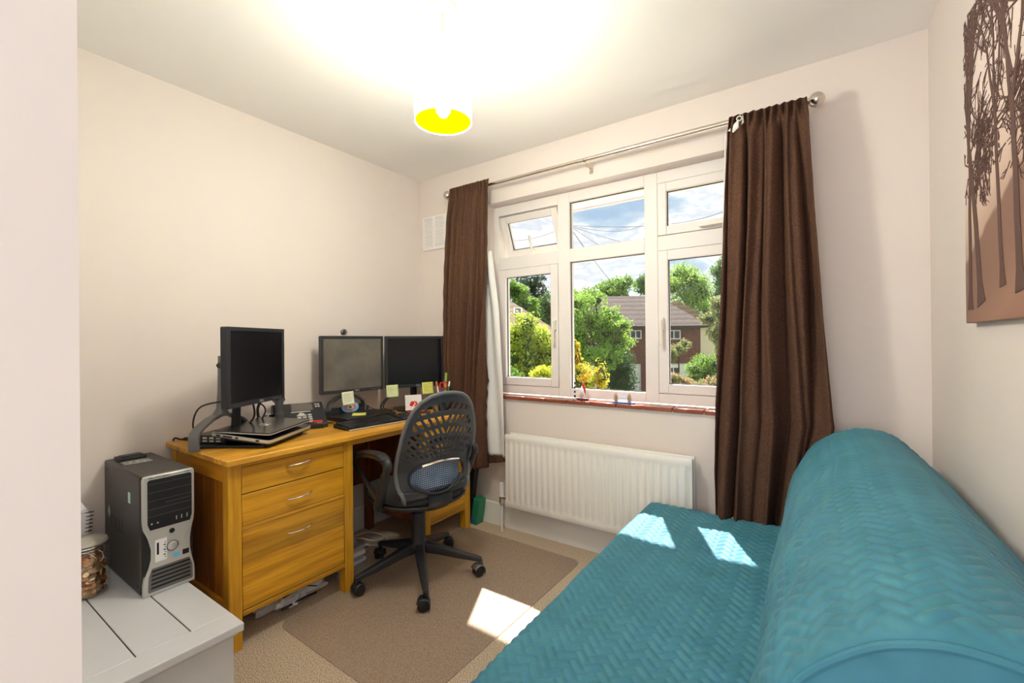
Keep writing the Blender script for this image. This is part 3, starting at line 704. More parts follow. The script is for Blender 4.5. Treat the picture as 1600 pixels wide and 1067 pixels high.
# right pedestal with a door
b = MB(); b.box(FX-.03, FX-.003, 1.857, 1.892, .146, .70); b.box(FX-.03, FX-.003, 2.13, 2.164, .146, .70); b.box(FX-.03, FX-.003, 1.892, 2.13, .63, .70); b.box(FX-.03, FX-.003, 1.892, 2.13, .146, .215); b.box(FX-.024, FX-.012, 1.89, 2.132, .21, .635)
d = b.build('door', M['oakY'], dk, bevel=.0015)
b = MB(); b.ball((FX+.012, 2.075, .27), .011, 8); b.cyl((FX-.003, 2.075, .27), (FX+.008, 2.075, .27), .005, n=8); b.build('knob', M['chrome'], d)
b = MB(); b.cyl((FX+.001, 2.163, .235), (FX+.001, 2.163, .30), .0035, n=8); b.build('hinge', M['chrome'], d)
for xa, z0, z1 in ((FX-.045, .704, LT), (-2.377, .128, .144)):
    b = MB(); b.box(xa, FX-.001, 1.858, 2.165, z0, z1); b.build('pedestal_rail', M['oakY'], dk, bevel=.0015)

# ------------------------------------------------------------------ white chest in the front corner
ch = thing('storage_chest', 'white painted plank chest in the near left corner beside the desk', 'chest', (-2.0, .39, 0))
b = MB(); b.box(-2.43, -1.572, .092, .672, 0, .262); b.build('chest_body', M['plinth'], ch, bevel=.003)
b = MB(); ys = [.086, .305, .437, .441, .576, .580, .693]
b.box(-2.432, -1.64, .086, .4375, .263, .29); b.box(-2.432, -1.64, .4405, .5755, .263, .29); b.box(-2.432, -1.64, .5785, .693, .263, .29); b.box(-1.6402, -1.547, .086, .693, .2632, .2902)
b.build('lid', M['plinth'], ch, bevel=.004, seg=3)
b = MB(); b.box(-2.42, -1.645, .436, .442, .262, .2868); b.box(-2.42, -1.645, .574, .580, .262, .2868); b.build('lid_gap', M['gap'], ch, smooth=0)
b = MB(); b.prism([(-1.571, .262), (-1.556, .262), (-1.571, .246)], .10, .68, 'y'); b.build('lid_moulding', M['plinth'], ch)

# ------------------------------------------------------------------ computer tower
TX0, TX1, TY0, TY1, TB, TT = -2.436, -1.985, .553, .713, .2905, .722
tw = thing('computer_tower', 'dark grey computer tower with silver front standing on the white chest', 'computer', (-2.2, .63, TB))
b = MB(); b.box(TX0, TX1-.03, TY0, TY1, TB, TT); b.build('case', M['tower'], tw, bevel=.006)
b = MB(); b.box(TX1-.032, TX1-.006, TY0+.006, TY1-.006, TB+.002, TT-.004); b.build('front_core', M['blk'], tw)
def Yf(u): return TY0+(TY1-TY0)*u
def Zf(v_): return TB+(TT-TB)*v_
half = [(0.0, .0), (.0, .10), (.02, .15), (.10, .23), (.145, .30), (.150, .38), (.10, .47), (.015, .56), (.0, .62), (.0, .97), (.03, 1.0)]
poly = [(Yf(u), Zf(v_)) for u, v_ in half] + [(Yf(1-u*.62), Zf(v_)) for u, v_ in half[::-1]]
b = MB(); b.prism(poly, TX1-.018, TX1, 'x'); bz = b.build('front_bezel', M['silver'], tw, bevel=.004, label='silver waisted front')
bay = [(.085, .955), (.085, .60), (.13, .548), (.90, .548), (.94, .60), (.94, .955), (.90, .968), (.12, .968)]
b = MB(); b.prism([(Yf(u), Zf(v_)) for u, v_ in bay], TX1-.002, TX1+.0012, 'x'); bp_ = b.build('drive_bay', M['blk'], bz, bevel=.0008)
b = MB()
for v_ in (.93, .86, .79, .72, .66): b.box(TX1+.001, TX1+.0016, Yf(.10), Yf(.93), Zf(v_), Zf(v_)+.0008)
for i in range(18): b.box(TX1+.001, TX1+.002, Yf(.42)+i*.0044, Yf(.42)+i*.0044+.002, Zf(.755), Zf(.755)+.0018)
b.build('bay_seams', M['grey'], bz, smooth=0)
b = MB()
for u in (.62, .72, .83): b.box(TX1+.001, TX1+.002, Yf(u), Yf(u)+.003, Zf(.585), Zf(.585)+.014)
b.cyl((TX1+.001, Yf(.16), Zf(.60)), (TX1+.0022, Yf(.16), Zf(.60)), .003, n=10); b.cyl((TX1+.001, Yf(.27), Zf(.60)), (TX1+.0022, Yf(.27), Zf(.60)), .003, n=10)
b.build('ports', M['silver_l'], bz, smooth=0)
b = MB(); b.cyl((TX1-.001, Yf(.54), Zf(.50)), (TX1+.003, Yf(.54), Zf(.50)), .0085, n=20); b.build('lock', M['blk'], bz)
b = MB(); b.lathe([(.0001, .006), (.012, .0055), (.016, .003), (.0165, 0)], (0, 0, 0), 28)
b.v = [(TX1-.0005+z, Yf(.55)+x, Zf(.37)+y) for x, y, z in b.v]; b.build('power_button', M['silver_l'], bz)
b = MB(); b.tube([(TX1+.001, Yf(.55)+.018*math.cos(a*PI/16), Zf(.37)+.018*math.sin(a*PI/16)) for a in range(32)], .0012, 6, True); b.build('button_ring', M['grey'], bz)
gr = [(.16, .225), (.10, .16), (.085, .045), (.10, .03), (.93, .03), (.95, .045), (.94, .16), (.88, .225)]
b = MB(); b.prism([(Yf(u), Zf(v_)) for u, v_ in gr], TX1-.001, TX1+.0008, 'x'); gl_ = b.build('grille', M['grey'], bz)
b = MB()
for i in range(5):
    v0 = .055+.034*i; ins = .012*i*.6; b.prism([(Yf(.13+ins*.5), Zf(v0)), (Yf(.91-ins*.3), Zf(v0)), (Yf(.89-ins*.3), Zf(v0+.018)), (Yf(.15+ins*.5), Zf(v0+.018))], TX1+.0005, TX1+.0014, 'x')
b.build('grille_slots', M['blk'], bz, smooth=0)
b = MB(); b.box(TX1, TX1+.0008, Yf(.22), Yf(.44), Zf(.27), Zf(.455)); b.build('label_sticker', M['paper'], bz)
b = MB()
for i in range(7): b.box(TX1+.0008, TX1+.0012, Yf(.40)-.004*(i % 2), Yf(.415), Zf(.29)+i*.009, Zf(.29)+i*.009+.004)
b.box(TX1+.0008, TX1+.0012, Yf(.25), Yf(.29), Zf(.33), Zf(.43)); b.build('label_print', M['blk'], bz, smooth=0)
b = MB(); b.box(TX1, TX1+.0008, Yf(.56), Yf(.69), Zf(.262), Zf(.300)); b.build('round_sticker', M['lblue'], bz)
b = MB(); b.box(TX1, TX1+.0008, Yf(.745), Yf(.875), Zf(.262), Zf(.305)); b.build('badge', M['blk'], bz)
b = MB(); b.box(TX1, TX1+.0006, Yf(.745), Yf(.81), Zf(.34), Zf(.43)); b.build('small_print', M['silver_l'], bz)
Mt = frame_from((TX1+.0002, Yf(.30), Zf(.983)), (0, 1, 0), (0, 0, 1)); text('lettering', 'DELL PRECISION', .0085, Mt, M['blk'], bz)
Mt = frame_from((TX1+.0002, Yf(.84), Zf(.983)), (0, 1, 0), (0, 0, 1)); text('lettering', 'T3500', .0065, Mt, M['blk'], bz)
b = MB(); b.box(-2.40, -2.33, .575, .665, TT, TT+.014); b.box(-2.385, -2.345, .585, .655, TT+.014, TT+.019); b.build('carry_latch', M['blk'], tw, bevel=.003)
b = MB(); b.box(-2.325, -2.255, .575, .665, TT, TT+.0006); b.build('top_label', mat('grey_label', (.5, .5, .5), .5, noise=(180, .9, (.06, .06, .06))), tw)
b = MB(); b.box(-2.14, -2.115, TY0-.0006, TY0, .605, .645); b.build('mint_sticker', mat('mint_sticker', (.45, .68, .58), .5), tw)
b = MB(); b.prism([(-2.385, .525), (-2.372, .55), (-2.359, .525), (-2.372, .50)], TY0-.0006, TY0, 'y'); b.build('mint_sticker', mat('faded_sticker', (.42, .62, .56), .5), tw)
for x, z in ((-2.40, .69), (-2.04, .32)):
    b = MB(); b.cyl((x, TY0-.001, z), (x, TY0+.001, z), .008, n=16); b.build('side_screw', M['blk'], tw)
Mt = frame_from((-2.27, TY0-.0002, .49), (1, 0, 0), (0, 0, 1)); text('lettering', 'DELL', .075, Mt, M['blk'], tw)

# ------------------------------------------------------------------ coin jar, notebook
j = thing('coin_jar', 'clip top glass jar filled with coins on the white chest', 'jar', (-2.215, .455, .2905))
JX, JY, JZ = -2.205, .447, .2905
b = MB(); b.lathe([(.001, .001), (.058, .001), (.066, .006), (.068, .02), (.068, .145), (.064, .165), (.058, .178), (.058, .186)], (JX, JY, JZ), 40); b.build('jar_glass', M['jar'], j)
R3 = random.Random(5); b = MB()
for i in range(520):
    a = R3.uniform(0, 2*PI); rr = .0635*math.sqrt(R3.uniform(.55, 1)) - .009; z = R3.uniform(.008, .155); rc = R3.choice((.0085, .0105, .013)); 
    nrm = Vector((math.cos(a)*R3.uniform(.3, 1.4), math.sin(a)*R3.uniform(.3, 1.4), R3.uniform(-.6, .9))).normalized()
    c_ = Vector((JX+rr*math.cos(a), JY+rr*math.sin(a), JZ+z)); b.cyl(c_-nrm*.0008, c_+nrm*.0008, rc*.86, n=12)
b.lathe([(.001, .004), (.048, .004), (.048, .15), (.001, .15)], (JX, JY, JZ), 20)
co = b.build('coins', M['coin'], j); co['kind'] = 'stuff'; co['label'] = 'copper and silver coins inside the jar'
b = MB(); b.tube([(JX+.062*math.cos(a*PI/20), JY+.062*math.sin(a*PI/20), JZ+.180) for a in range(40)], .0035, 8, True); b.tube([(JX+.0625*math.cos(a*PI/20), JY+.0625*math.sin(a*PI/20), JZ+.170) for a in range(40)], .0018, 6, True)
b.tube([(JX+.062, JY+.02, JZ+.17), (JX+.085, JY+.028, JZ+.165), (JX+.094, JY+.03, JZ+.15), (JX+.075, JY+.024, JZ+.13)], .0016, 6); b.tube([(JX+.062, JY-.01, JZ+.17), (JX+.085, JY+.0, JZ+.165), (JX+.094, JY+.01, JZ+.15)], .0016, 6)
b.build('wire_clip', M['chrome'], j)
b = MB(); b.lathe([(.001, .206), (.045, .203), (.060, .196), (.064, .188), (.060, .184), (.001, .184)], (JX, JY, JZ), 40); b.build('glass_lid', mat('frosty_lid', (.5, .47, .42), .15, metal=.2), j)
nb = thing('spiral_notebook', 'white and lilac spiral bound notebook standing behind the coin jar', 'notebook', (-2.36, .40, .2905))
b = MB(); b.M = Matrix.Translation((-2.38, .47, .29)) @ Matrix.Rotation(-.08, 4, 'X')
b.box(-.014, .014, -.19, 0, .002, .262); b.build('pages', M['lila'], nb, bevel=.001)
b = MB(); b.M = Matrix.Translation((-2.38, .47, .29)) @ Matrix.Rotation(-.08, 4, 'X')
b.box(-.017, -.0145, -.19, .004, .001, .266); b.box(.0145, .017, -.19, .004, .001, .25)
b.add([(.017, -.19, .25), (.017, .0, .255), (-.012, -.02, .292), (-.012, -.19, .31)], [(0, 1, 2, 3)]); b.build('cover', M['paper'], nb)
b = MB(); b.M = Matrix.Translation((-2.38, .47, .29)) @ Matrix.Rotation(-.08, 4, 'X')
for i in range(17):
    z = .016+i*.0145; b.tube([(.019*math.cos(a*PI/6), .002+.016*math.sin(a*PI/6), z+.004*math.cos(a*PI/6)) for a in range(12)], .0016, 6, True)
b.build('spiral_binding', M['blk'], nb)

# ------------------------------------------------------------------ monitors
def monitor(name_label, BLc, BRc, zb, zt, scr, th=.045, tilt=0, logo='DELL'):
    A = Vector((BLc[0], BLc[1], zb)); B = Vector((BRc[0], BRc[1], zb)); W = (B-A).length; Hh = zt-zb
    x_ = (B-A).normalized(); y_ = Vector((0, 0, 1)); z_ = x_.cross(y_)   # z_ points out of the screen
    Mx = frame_from(A, x_, y_)
    return Mx, W, Hh
def build_monitor(label, BLc, BRc, zb, zt, scr, bez=.017, sl=None, buttons=True, th=.048):
    Mx, W, Hh = monitor(label, BLc, BRc, zb, zt, scr)
    c_ = Mx @ Vector((W/2, 0, -.03)); root = thing('monitor', label, 'monitor', (c_.x, c_.y, TZ), math.atan2((Mx @ Vector((1, 0, 0)) - Mx @ Vector((0, 0, 0))).y, (Mx @ Vector((1, 0, 0)) - Mx @ Vector((0, 0, 0))).x))
    b = MB(); b.M = Mx; b.prism(rrect(W, Hh, .006, cx=W/2, cy=Hh/2), -th*.55, -.004, 'z'); b.box(.05, W-.05, .04, Hh-.05, -th, -th*.5); cs = b.build('casing', M['blk2'], root, bevel=.003)
    b = MB(); b.M = Mx
    for s0, s1, t0, t1 in ((0, bez, 0, Hh), (W-bez, W, 0, Hh), (bez, W-bez, 0, bez*1.15), (bez, W-bez, Hh-bez, Hh)): b.box(s0, s1, t0, t1, -.008, .001)
    b.build('bezel', M['blk2'], root, bevel=.0015)
    b = MB(); b.M = Mx; b.box(bez-.002, W-bez+.002, bez-.002, Hh-bez+.002, -.006, -.002); b.build('screen', scr, root)
    text('logo', 'DELL', .014, Mx @ Matrix.Translation((W*.55, bez*.58, .0012)), M['silver_l'], root)
    if buttons:
        b = MB(); b.M = Mx
        for i in range(5): b.box(W-.035-i*.014, W-.030-i*.014, bez*.5-.001, bez*.5+.001, .0005, .0018)
        b.build('buttons', M['silver_l'], root, smooth=0)
    return root, Mx, W, Hh
# ribbon arch stand under a monitor
def arch_stand(root, Mx, W, neck_s, back, z_top, span, zs=.828, dx=.0, mtl='grey', plate=True, wid=.045):
    I = Mx
    def P(s_, d, z): v_ = Mx @ Vector((s_, 0, -d)); return Vector((v_.x, v_.y, z))
    pts = [(-span, TZ+.001), (-span, zs-.025), (-span+.006, zs-.006), (-span+.03, zs+.012), (-span*.45, z_top-.012), (-.02, z_top), (.02, z_top), (span*.45, z_top-.012), (span-.03, zs+.012), (span-.006, zs-.006), (span, zs-.025), (span, TZ+.001)]
    b = MB(); th = .006; n = len(pts); V = []; F = []
    for i, (s_, z) in enumerate(pts):
        a_ = pts[max(i-1, 0)]; c_ = pts[min(i+1, n-1)]; t_ = Vector((c_[0]-a_[0], c_[1]-a_[1])).normalized(); nn = Vector((-t_.y, t_.x))
        for (dd, o_) in ((-wid/2, th), (wid/2, th), (wid/2, -th), (-wid/2, -th)):
            V.append(P(neck_s+s_+nn.x*o_, back+dd, z+nn.y*o_))
    for i in range(n-1):
        for k_ in range(4): F.append((i*4+k_, i*4+(k_+1) % 4, (i+1)*4+(k_+1) % 4, (i+1)*4+k_))
    F.append((0, 1, 2, 3)); F.append(((n-1)*4+3, (n-1)*4+2, (n-1)*4+1, (n-1)*4))
    b.add(V, F); b.build('stand_arch', M[mtl], root, bevel=.002)
    b = MB(); b.tube([P(neck_s, back, z_top-.002), P(neck_s, back-.002, z_top+.03), P(neck_s, back-.006, z_top+.10), P(neck_s, back-.01, z_top+.26)], [.035, .020, .018, .018], 14)
    b.build('stand_neck', M[mtl], root)
    b = MB(); b.tube([P(neck_s, back, z_top+.22), P(neck_s, .045, z_top+.20)], [.03, .03], 4); b.build('mount_bracket', M['blk'], root, bevel=.002)

rA, MA, WA, HA = build_monitor('black monitor with a dusty pale grey screen, middle of the three on the desk', (-2.305, 1.446), (-2.268, 1.853), .905, 1.240, M['screen_d'])
arch_stand(rA, MA, WA, WA*.50, .085, .885, .115, zs=.845)
rB, MB_, WB, HB = build_monitor('black monitor with a dark screen nearest the brown curtain', (-2.262, 1.862), (-2.089, 2.214), .906, 1.240, M['screen'])
# its cantilever stand: column and curved foot
def Pm(Mx, s_, d, z): v_ = Mx @ Vector((s_, 0, -d)); return Vector((v_.x, v_.y, z))
b = MB(); b.tube([Pm(MB_, WB*.52, .05, .99), Pm(MB_, WB*.52, .07, .90), Pm(MB_, WB*.52, .075, .80), Pm(MB_, WB*.52, .075, TZ+.012)], [.02, .02, .02, .03], 10, flat=(1.3, .8)); b.build('stand_neck', M['blk'], rB)
b = MB(); b.M = MB_; b.prism(rrect(.26, .17, .03, cx=WB*.5, cy=-.035), 0, .012, 'z')
b.v = [tuple(Pm(MB_, WB*.5+(i_[0]), .05+i_[1], TZ+.001+i_[2])) for i_ in [(x, y, z) for z in (0, .014) for x, y in rrect(.24, .17, .03)]]
n_ = len(b.v)//2; b.f = [tuple(range(n_))[::-1], tuple(range(n_, 2*n_))]+[(i, (i+1) % n_, n_+(i+1) % n_, n_+i) for i in range(n_)]; b.m = [0]*len(b.f)
b.build('stand_base', M['blk'], rB, bevel=.003)
b = MB(); P_ = [Pm(MB_, .08, .10, .875), Pm(MB_, .03, .07, .845), Pm(MB_, -.02, .03, .80), Pm(MB_, -.02, .0, .775), Pm(MB_, .04, -.02, .765)]
b.tube(smoothpts(P_), .005, 8); P2 = [p+Vector((.012, .012, .004)) for p in P_]; b.tube(smoothpts(P2), .0035, 8); b.build('cable', M['blk'], rB)
rC, MC, WC, HC = build_monitor('large black monitor nearest the camera standing behind the laptop', (-1.957, .821), (-2.143, 1.152), .933, 1.268, M['screen'], th=.058)
arch_stand(rC, MC, WC, .17, .165, .885, .150, zs=.835)
b = MB(); b.tube(smoothpts([Pm(MC, .16, .10, .95), Pm(MC, .10, .20, .93), Pm(MC, .09, .23, .85), Pm(MC, .12, .22, .80)]), .0035, 8); b.tube(smoothpts([Pm(MC, .22, .07, .96), Pm(MC, .30, .05, .90), Pm(MC, .36, .10, .84), Pm(MC, .34, .14, .78)]), .0035, 8); b.tube(smoothpts([Pm(MC, .24, .07, .95), Pm(MC, .27, .08, .86), Pm(MC, .24, .12, .80)]), .0045, 8)
b.build('cable', M['blk'], rC)
b = MB(); b.tube([Pm(MC, .20, .11, .97), Pm(MC, .20, .12, .80)], [.013, .016], 8, flat=(1.3, .8)); b.build('cable_cover', M['blk'], rC)
# webcam figure on top of the middle monitor
wc = thing('webcam', 'small clear silver webcam on top of the middle monitor', 'webcam', tuple(Pm(MA, WA*.36, .01, 1.241)))
c_ = Pm(MA, WA*.36, .01, 1.262); b = MB(); b.ball(c_, .021, 10, sc_=(.8, 1, .95)); b.build('webcam_shell', mat('clear_silver', (.55, .5, .45), .15, metal=.5, noise=(70, .8, (.1, .09, .1))), wc)
b = MB(); b.cyl(c_+Vector((.010, -.006, 0)), c_+Vector((.021, -.012, 0)), .009, n=14); b.build('lens', M['blkg'], wc)
b = MB(); b.box(c_.x-.012, c_.x+.012, c_.y-.014, c_.y+.014, 1.2405, 1.245); b.build('webcam_foot', M['silver'], wc)

# stand base plate and docking box under the near laptop
ds = thing('laptop_stand_base', 'flat black stand plate under the near laptop', 'stand', (-2.12, .97, TZ))
b = MB(); b.prism([(-2.185, .772), (-1.93, .95), (-2.10, 1.22), (-2.37, 1.06)], TZ+.0005, TZ+.012, 'z'); b.build('base_plate', M['blk'], ds, bevel=.002)
dc = thing('docking_station', 'black docking station box behind the near laptop', 'docking station', (-2.24, .96, TZ))
b = MB(); b.M = Matrix.Translation((-2.245, .975, TZ+.013)) @ Matrix.Rotation(math.radians(28), 4, 'Z'); b.box(-.075, .075, -.16, .16, 0, .036); b.build('dock_case', M['blk2'], dc, bevel=.004)
b = MB(); b.M = Matrix.Translation((-2.245, .975, TZ+.013)) @ Matrix.Rotation(math.radians(28), 4, 'Z')
for i in range(4): b.box(-.06+i*.032, -.04+i*.032, -.1612, -.1602, .008, .014); b.box(-.06+i*.032, -.04+i*.032, -.1612, -.1602, .02, .028)
b.build('ports', M['silver_l'], dc, smooth=0)
cbz = thing('power_cable', 'black power plug and cable lying at the back corner of the desk top', 'cable', (-2.40, .80, TZ))
b = MB(); b.tube(smoothpts([(-2.43, .79, TZ+.004), (-2.437, .80, TZ+.012), (-2.42, .81, TZ+.008), (-2.39, .82, TZ+.008)]), .004, 8); b.tube([(-2.39, .82, TZ+.011), (-2.34, .845, TZ+.011)], [.007, .011], 10); b.tube(smoothpts([(-2.34, .845, TZ+.009), (-2.30, .86, TZ+.006), (-2.285, .865, TZ+.018)]), .004, 8); b.build('cable_body', M['blk'], cbz)

# ------------------------------------------------------------------ near laptop (closed, slightly ajar)
F_ = Vector((-1.895, .952, .7715)); u_ = Vector((-.245, -.100, .034)); v3 = Vector((-.172, .293, .004))
ML = frame_from(F_, v3, -u_)   # x along front edge, y towards... back is -y
LW, LD = .335, .262
lp = thing('laptop', 'silver edged black laptop lying nearly closed below the near monitor', 'laptop', mat=ML)
def lbox(b, x0, x1, y0, y1, z0, z1, **k): b.prism(rrect(x1-x0, y1-y0, .014, cx=(x0+x1)/2, cy=(y0+y1)/2), z0, z1, 'z')
up = 1 if (ML @ Vector((0, 0, 1)) - ML @ Vector((0, 0, 0))).z > 0 else -1
b = MB(); lbox(b, 0, LW, -LD, 0, 0, up*.005); b.build('base', M['blk'], lp, world=False)
b = MB(); lbox(b, -.001, LW+.001, -LD-.001, .001, up*.005, up*.018); b.build('silver_side', M['silver_l'], lp, world=False, bevel=.0015)
b = MB(); lbox(b, .004, LW-.004, -LD+.004, -.004, up*.018, up*.0195); b.build('keyboard_deck', M['blkg'], lp, world=False)
a_ = math.radians(4.6)*up
Ml = Matrix.Translation((0, -LD+.006, up*.020)) @ Matrix.Rotation(a_, 4, 'X') @ Matrix.Translation((0, LD-.006, 0))
b = MB(); b.M = Ml; lbox(b, 0, LW, -LD+.004, 0, 0, up*.004); b.build('lid_rim', M['silver_l'], lp, world=False, bevel=.001)
b = MB(); b.M = Ml; lbox(b, .002, LW-.002, -LD+.006, -.002, up*.004, up*.0085); ld_ = b.build('lid', M['lap'], lp, world=False, bevel=.0015)
b = MB(); b.M = Ml; b.tube([(LW*.5+.022*math.cos(t_*PI/12), -LD*.5+.022*math.sin(t_*PI/12), up*.0088) for t_ in range(24)], .0012, 5, True); b.box(LW*.5-.014, LW*.5+.014, -LD*.5-.003, -LD*.5+.003, min(up*.0085, up*.0092), max(up*.0085, up*.0092)); b.build('round_logo', M['silver_l'], ld_, world=False)
b = MB(); b.M = Ml; b.box(LW*.5-.02+.06, LW*.5+.02+.06, -LD+.02, -LD+.026, min(up*.0085, up*.0092), max(up*.0085, up*.0092)); b.build('hinge_badge', M['silver'], ld_, world=False)
b = MB()
for y0, y1 in ((-.235, -.218), (-.205, -.165), (-.150, -.138), (-.06, -.045)): b.box(-.0025, -.0008, y0, y1, min(up*.008, up*.015), max(up*.008, up*.015))
b.build('side_ports', M['blk'], lp, world=False)

# ------------------------------------------------------------------ desk phone
ph_ = thing('desk_phone', 'black desk telephone with handset and silver keys behind the laptop', 'telephone', (-2.275, 1.30, TZ), math.radians(68))
Mp = Matrix.Translation((-2.275, 1.295, TZ)) @ Matrix.Rotation(math.radians(68), 4, 'Z')
b = MB(); b.M = Mp; b.prism([(-.10, 0), (.10, 0), (.10, .022), (-.07, .115), (-.10, .11)][::1], -.12, .13, 'x')
b.v = [tuple(Mp @ Vector((x_, -y_, z_))) for (x_, y_, z_) in [(d_, p_[0]*-1*-1, p_[1]) for d_ in (-.12, .13) for p_ in [(.10, 0), (-.10, 0), (-.10, .11), (-.07, .118), (.10, .024)]]]
b.f = [(0, 1, 2, 3, 4), (9, 8, 7, 6, 5)] + [(i, (i+1) % 5, 5+(i+1) % 5, 5+i) for i in range(5)]; b.m = [0]*7
# body: x right, front edge at y=-0.10, back at +0.10 (higher)
b.build('phone_body', M['blk2'], ph_, bevel=.006)
sl_ = Mp @ frame_from((0, -.10, .024), (1, 0, 0), (0, .17, .094)); L_ = math.hypot(.17, .094)
b = MB(); b.M = sl_; b.box(-.03, .075, L_*.62, L_*.95, .0, .003); b.build('phone_display', mat('lcd_grey', (.12, .105, .09), .2), ph_, bevel=.001)
b = MB(); b.M = sl_; b.box(-.035, .06, L_*.555, L_*.585, 0, .003)
for i in range(3):
    for k_ in range(4): b.box(-.01+i*.026, .008+i*.026, L_*.08+k_*.019, L_*.08+k_*.019+.011, 0, .004)
for i in range(2):
    for k_ in range(2): b.box(.088+i*.014, .098+i*.014, L_*.74+k_*.02, L_*.74+k_*.02+.01, 0, .004)
b.build('keys', M['silver'], ph_)
b = MB(); b.M = sl_; b.lathe([(.0001, .005), (.014, .005), (.015, 0)], (.012, L_*.50-.012, 0), 16); b.build('navigation_key', M['silver'], ph_)
hs = [(-.085, L_+.015, .022), (-.088, L_-.02, .040), (-.09, L_*.6, .044), (-.09, L_*.3, .038), (-.088, .02, .028), (-.085, -.012, .010)]
b = MB(); b.M = sl_; b.tube(smoothpts(hs), [.024, .026, .026, .025, .024, .021, .019, .018, .017, .0165, .016, .016, .016, .016, .016, .0165, .017, .018, .019, .021, .023, .024, .025, .026, .026, .025, .024, .023, .022, .02, .018], 14, flat=(1.25, .8)); b.build('handset', M['blk2'], ph_)
b = MB(); P_ = []
for i in range(160):
    t_ = i/159; c_ = Vector((-.13-.03*math.sin(PI*t_), -.08+.14*t_, .022)); P_.append(Mp @ (c_+Vector((.006*math.cos(i*1.1), 0, .006*math.sin(i*1.1)))))
b.tube(P_, .0016, 5); b.build('coiled_cord', M['blk'], ph_)
# silver geometric tissue-style cup behind the laptop
cp = thing('metal_cup', 'small faceted shiny metal cup between the near monitor and the telephone', 'cup', (-2.295, 1.155, TZ))
b = MB(); b.tube([(-2.295, 1.155, TZ+.001), (-2.295, 1.155, TZ+.085)], [.020, .028], 6); b.build('cup_body', M['chrome'], cp, smooth=10)
hm = thing('headset', 'black headset hooked behind the shiny cup beside the near monitor', 'headset', (-2.33, 1.19, TZ))
b = MB(); b.tube(smoothpts([(-2.345, 1.13, .80), (-2.34, 1.12, .87), (-2.335, 1.15, .925), (-2.33, 1.20, .925), (-2.325, 1.225, .87), (-2.325, 1.225, .80)]), .007, 8); b.build('headband', M['blk'], hm)
b = MB(); b.ball((-2.345, 1.13, .795), .028, 10, sc_=(.6, .9, 1.2)); b.build('ear_cup', M['blk'], hm)
b = MB(); b.ball((-2.325, 1.225, .795), .028, 10, sc_=(.6, .9, 1.2)); b.build('ear_cup', M['blk'], hm)

# small things right of the laptop
bx = thing('card_reader', 'small black card reader lying by the front of the telephone', 'card reader', (-2.15, 1.33, TZ))
b = MB(); b.M = Matrix.Translation((-2.175, 1.325, TZ)) @ Matrix.Rotation(math.radians(60), 4, 'Z'); b.box(-.045, .045, -.03, .03, .0005, .026); b.build('reader_case', M['blk'], bx, bevel=.003)
rd = thing('red_stapler', 'red stapler resting on the black card reader by the telephone', 'stapler', (-2.175, 1.325, TZ+.027))
b = MB(); b.M = Matrix.Translation((-2.175, 1.325, TZ+.0265)) @ Matrix.Rotation(math.radians(52), 4, 'Z'); b.prism([(-.04, 0), (.04, 0), (.042, .007), (.03, .013), (-.035, .010)], -.008, .008, 'y'); b.build('stapler_top', M['red'], rd, bevel=.002)
b = MB(); b.M = Matrix.Translation((-2.175, 1.325, TZ+.0265)) @ Matrix.Rotation(math.radians(52), 4, 'Z'); b.box(-.036, .036, -.0085, .0085, 0, .003); b.build('stapler_base', M['silver'], rd)
gs = thing('sunglasses', 'thin dark folded glasses on the desk between telephone and keyboard', 'glasses', (-2.2, 1.43, TZ))
b = MB(); b.tube([(-2.215+.022*math.cos(a*PI/8), 1.44+.014*math.sin(a*PI/8), TZ+.004) for a in range(16)], .002, 6, True); b.tube([(-2.18+.022*math.cos(a*PI/8), 1.475+.014*math.sin(a*PI/8), TZ+.004) for a in range(16)], .002, 6, True); b.tube([(-2.195, 1.45, TZ+.004), (-2.205, 1.465, TZ+.005)], .002, 6); b.build('glasses_frame', M['blk'], gs)

# ------------------------------------------------------------------ keyboard
kc = Vector((-1.985, 1.59, TZ)); ka = math.atan2(.375, .03)
kb = thing('keyboard', 'black keyboard with a pale front edge at the desk edge in front of the chair', 'keyboard', (kc.x, kc.y, TZ), math.radians(87))
Mk = Matrix.Translation(kc) @ Matrix.Rotation(math.radians(85), 4, 'Z')    # local x along keyboard, -y towards the chair
b = MB(); b.M = Mk; b.prism([(-.075, .001), (.075, .001), (.075, .022), (-.070, .010), (-.075, .007)], -.225, .225, 'x'); b.build('keyboard_body', M['blk'], kb, bevel=.002)
b = MB(); b.M = Mk; b.box(-.224, .224, -.0785, -.074, .003, .0085); b.build('front_edge', M['silver'], kb)
b = MB(); b.M = Mk
for r_ in range(6):
    y = -.060+r_*.0215; zz = .0115+(y+.07)*.083; n = 15
    for i in range(21):
        if i in (15,) or i in (19+9,): continue
        if r_ == 0 and 4 <= i <= 8: continue
        x = -.215+i*.0206; b.box(x, x+.0172, y, y+.0165, zz, zz+.006)
    if r_ == 0: b.box(-.215+4*.0206, -.215+8*.0206+.017, y, y+.0165, zz, zz+.006)
b.build('keys', M['blk2'], kb, smooth=0)

